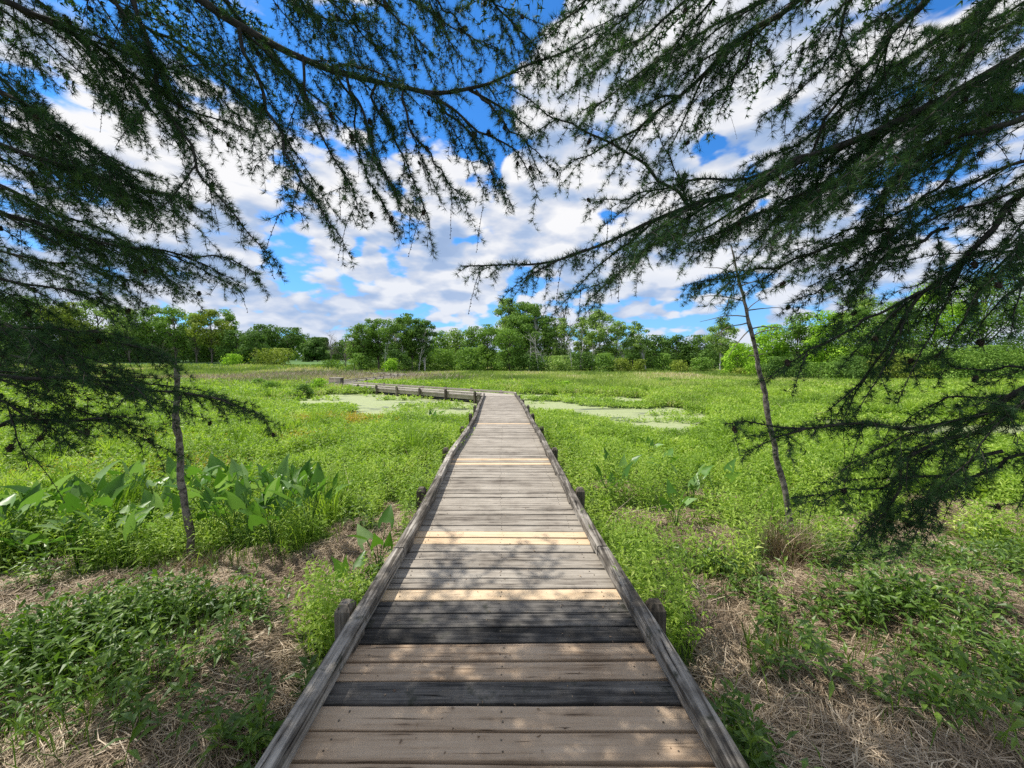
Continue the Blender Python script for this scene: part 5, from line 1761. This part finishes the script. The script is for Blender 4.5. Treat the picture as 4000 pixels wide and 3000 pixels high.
rt = empty('larch_tree', (0, 0, 0))
tag(rt, 'dense dark larch whose long boughs sweep in from the right', 'tree', 'larches framing the boardwalk')
RB = Larch(29)
a_ = Acc()
a_.tube(catmull([(5.2, 1.4, -.5), (5.2, 1.4, 2), (5.1, 1.45, 5), (5.0, 1.5, 9)], 14), np.linspace(.24, .11, 14), 12)
a_.build('trunk', M_BARKD, rt, True)
RBOUGH = [
    ([(3300, -160, 2.2), (3150, -40, 2.3), (2940, 137, 2.4), (2767, 282, 2.5), (2680, 354, 2.55), (2492, 485, 2.6), (2360, 565, 2.65), (2230, 640, 2.7)], .020, .34, .1, {}),
    ([(4250, 60, 1.9), (3950, 230, 2.0), (3650, 400, 2.1), (3300, 560, 2.2), (2998, 687, 2.3), (2760, 781, 2.4), (2687, 810, 2.4), (2506, 890, 2.45), (2362, 948, 2.5), (2145, 1020, 2.5), (2000, 1042, 2.5), (1800, 1040, 2.5)], .024, .36, 0, {'lo': .1, 'sub': .7}),
    ([(2701, 803, 2.4), (2579, 694, 2.45), (2470, 615, 2.5), (2325, 535, 2.5), (2181, 463, 2.5), (2040, 370, 2.5), (1944, 313, 2.5)], .011, .28, 0, {'sub': .45}),
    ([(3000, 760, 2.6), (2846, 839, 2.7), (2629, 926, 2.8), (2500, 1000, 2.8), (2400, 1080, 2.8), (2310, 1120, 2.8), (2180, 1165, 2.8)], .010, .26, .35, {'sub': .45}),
    ([(3500, 880, 2.2), (3200, 984, 2.3), (3013, 1034, 2.4), (2832, 1085, 2.45), (2700, 1120, 2.5)], .011, .26, .1, {}),
    ([(3760, -160, 1.8), (3615, 0, 1.9), (3506, 108, 2.0), (3398, 239, 2.1), (3290, 376, 2.2), (3181, 564, 2.3), (3080, 720, 2.4)], .020, .42, 0, {}),
    ([(4200, 420, 1.8), (4000, 463, 1.9), (3832, 506, 1.95), (3687, 564, 2.0), (3500, 700, 2.1), (3400, 850, 2.2), (3280, 990, 2.3)], .018, .44, .1, {}),
    ([(3854, 506, 1.9), (3680, 724, 2.0), (3600, 781, 2.05), (3470, 926, 2.1), (3289, 1049, 2.2), (3160, 1120, 2.2)], .009, .3, 0, {'sub': .45}),
    ([(4200, 690, 1.8), (4000, 745, 1.9), (3796, 803, 2.0), (3615, 868, 2.1), (3434, 962, 2.2)], .008, .26, 0, {'sub': .45}),
    ([(4150, 620, 1.9), (4000, 755, 1.9), (3832, 904, 1.95), (3687, 1071, 2.0), (3596, 1150, 2.0), (3486, 1298, 2.05), (3430, 1390, 2.1), (3372, 1497, 2.1), (3250, 1600, 2.1)], .016, .26, 0, {'lat_step': .12}),
    ([(3590, 1150, 2.0), (3420, 1230, 2.05), (3240, 1330, 2.1), (3080, 1420, 2.15), (2960, 1500, 2.2)], .008, .2, 0, {'lat_step': .13}),
    ([(4200, 1400, 1.7), (4000, 1522, 1.8), (3869, 1606, 1.85), (3695, 1651, 1.9), (3546, 1676, 1.95), (3372, 1671, 2.0), (3149, 1681, 2.05), (2960, 1655, 2.1), (2830, 1640, 2.1)], .016, .30, .05, {'droop': .3}),
    ([(4200, 1560, 1.7), (4000, 1600, 1.8), (3774, 1700, 1.85), (3557, 1811, 1.9), (3485, 1934, 1.95), (3430, 2030, 2.0), (3320, 2150, 2.0)], .014, .32, .05, {'droop': .35}),
    ([(3900, 1750, 1.8), (3738, 1825, 1.9), (3485, 1890, 1.95), (3268, 1912, 2.0), (3080, 1935, 2.0)], .009, .26, .05, {'droop': .3}),
    ([(4200, 1560, 1.9), (4000, 1552, 1.9), (3745, 1552, 1.95), (3646, 1586, 2.0), (3500, 1680, 2.1)], .008, .26, 0, {'sub': .45}),
    ([(4200, 1460, 1.7), (4000, 1437, 1.8), (3845, 1442, 1.9), (3646, 1417, 2.0), (3440, 1400, 2.1)], .007, .22, 0, {'sub': .45}),
    ([(4200, 800, 1.7), (4000, 920, 1.8), (3850, 1090, 1.85), (3740, 1280, 1.9), (3640, 1400, 1.9)], .009, .26, 0, {'sub': .45}),
    ([(4250, 150, 2.1), (4000, 250, 2.2), (3700, 400, 2.3), (3400, 520, 2.4), (3200, 640, 2.5), (3050, 760, 2.6)], .014, .42, .1, {}),
    ([(4050, -160, 2.1), (3900, -20, 2.2), (3600, 200, 2.3), (3300, 420, 2.4), (3080, 580, 2.5), (2920, 640, 2.6)], .015, .42, .15, {}),
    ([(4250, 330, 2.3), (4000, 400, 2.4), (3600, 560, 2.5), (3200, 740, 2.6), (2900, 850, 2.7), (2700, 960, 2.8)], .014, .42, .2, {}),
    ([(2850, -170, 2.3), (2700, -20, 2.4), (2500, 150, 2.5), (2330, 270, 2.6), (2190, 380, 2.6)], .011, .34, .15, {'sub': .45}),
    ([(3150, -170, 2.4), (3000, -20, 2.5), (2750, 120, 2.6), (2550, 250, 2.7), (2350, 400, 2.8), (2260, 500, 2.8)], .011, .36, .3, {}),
    ([(3450, -170, 2.0), (3320, 0, 2.1), (3260, 180, 2.2), (3150, 330, 2.2), (3060, 460, 2.3)], .010, .32, 0, {}),
    ([(4250, -60, 1.8), (4000, 60, 1.9), (3800, 200, 2.0), (3600, 340, 2.1), (3450, 480, 2.2)], .014, .44, .15, {}),
    ([(4300, -160, 2.3), (4100, -60, 2.4), (3850, 80, 2.5), (3600, 200, 2.6), (3400, 300, 2.7)], .012, .42, .2, {}),
    ([(2450, -160, 2.2), (2330, -40, 2.3), (2200, 80, 2.4), (2080, 160, 2.5)], .009, .28, 0, {'sub': .45}),
    ([(2600, -160, 2.8), (2500, -20, 2.9), (2420, 120, 3.0), (2300, 220, 3.0)], .009, .32, .3, {'sub': .45}),
    ([(4250, 1000, 2.0), (4020, 1080, 2.0), (3880, 1200, 2.0), (3800, 1330, 2.0)], .008, .24, 0, {'sub': .45}),
    ([(4250, 1700, 1.8), (4000, 1780, 1.8), (3800, 1880, 1.9), (3620, 1960, 1.9), (3500, 2060, 1.9)], .010, .3, 0, {'droop': .35}),
    ([(2750, -220, 2.6), (2600, -80, 2.7), (2450, 60, 2.8), (2330, 160, 2.85), (2180, 280, 2.9)], .010, .34, .2, {}),
    ([(3000, -220, 2.2), (2850, -60, 2.3), (2700, 100, 2.4), (2600, 220, 2.4), (2480, 330, 2.5)], .010, .34, .1, {}),
    ([(2940, 150, 2.4), (2880, 300, 2.4), (2760, 420, 2.45), (2700, 560, 2.5)], .008, .26, .1, {'sub': .6}),
    ([(3100, 640, 2.3), (2900, 700, 2.35), (2680, 720, 2.4), (2480, 760, 2.4), (2300, 800, 2.5)], .010, .3, .1, {}),
    ([(3300, 700, 2.2), (3050, 800, 2.3), (2850, 900, 2.35), (2650, 960, 2.4)], .010, .32, 0, {}),
    ([(3700, 880, 2.1), (3450, 1010, 2.15), (3250, 1100, 2.2), (3080, 1180, 2.2)], .009, .3, 0, {}),
    ([(4250, 860, 1.9), (4000, 950, 1.9), (3750, 1020, 2.0), (3550, 1130, 2.0)], .009, .3, 0, {}),
    ([(4200, 560, 2.0), (3950, 640, 2.1), (3750, 720, 2.2), (3500, 830, 2.3), (3250, 930, 2.4), (3050, 1000, 2.5)], .011, .38, .15, {}),
]
for (pts, R0, ll, lg, kw) in RBOUGH:
    RB.bough(bp(pts), R0, ll, rt, lg, cones=3, **kw)

# boughs overhead, out of the picture, that shade the near deck and banks
OV = []
for k_ in range(11):
    yy = .3 + .33 * k_
    zz = 4.9 + .18 * (k_ % 4) + .05 * k_
    OV.append((lt, [(-5.4, 1, zz - .7), (-4.6, .6 * yy + .4, zz - .1), (-3.4, yy, zz), (-2.0, yy + .1, zz), (-.7, yy + .05, zz - .15)], .026, .62))
for k_ in range(8):
    yy = .2 + .38 * k_
    zz = 5.1 + .15 * (k_ % 3)
    OV.append((lt, [(-5.4, 1, zz - .6), (-5.9, .5 + .6 * yy, zz - .1), (-6.2, .4 + .9 * yy, zz)], .02, .6))
for k_ in range(7):
    yy = .3 + .5 * k_
    zz = 5.2 + .2 * (k_ % 3)
    OV.append((rt, [(5.1, 1.4, zz - .6), (3.6, .7 + .5 * yy, zz), (2.0, yy, zz), (.5, yy + .1, zz - .1), (-.6, yy, zz - .3)], .026, .55))
for (root, pts, R0, ll) in OV:
    (LB if root is lt else RB).bough([np.array(p, float) for p in pts], R0, ll, root, 0, lat_step=.15, detail=.5, cones=0, sub=.8, nwid=.0065, nlen=.055, nper=8)
print('needles', LB.count + RB.count)
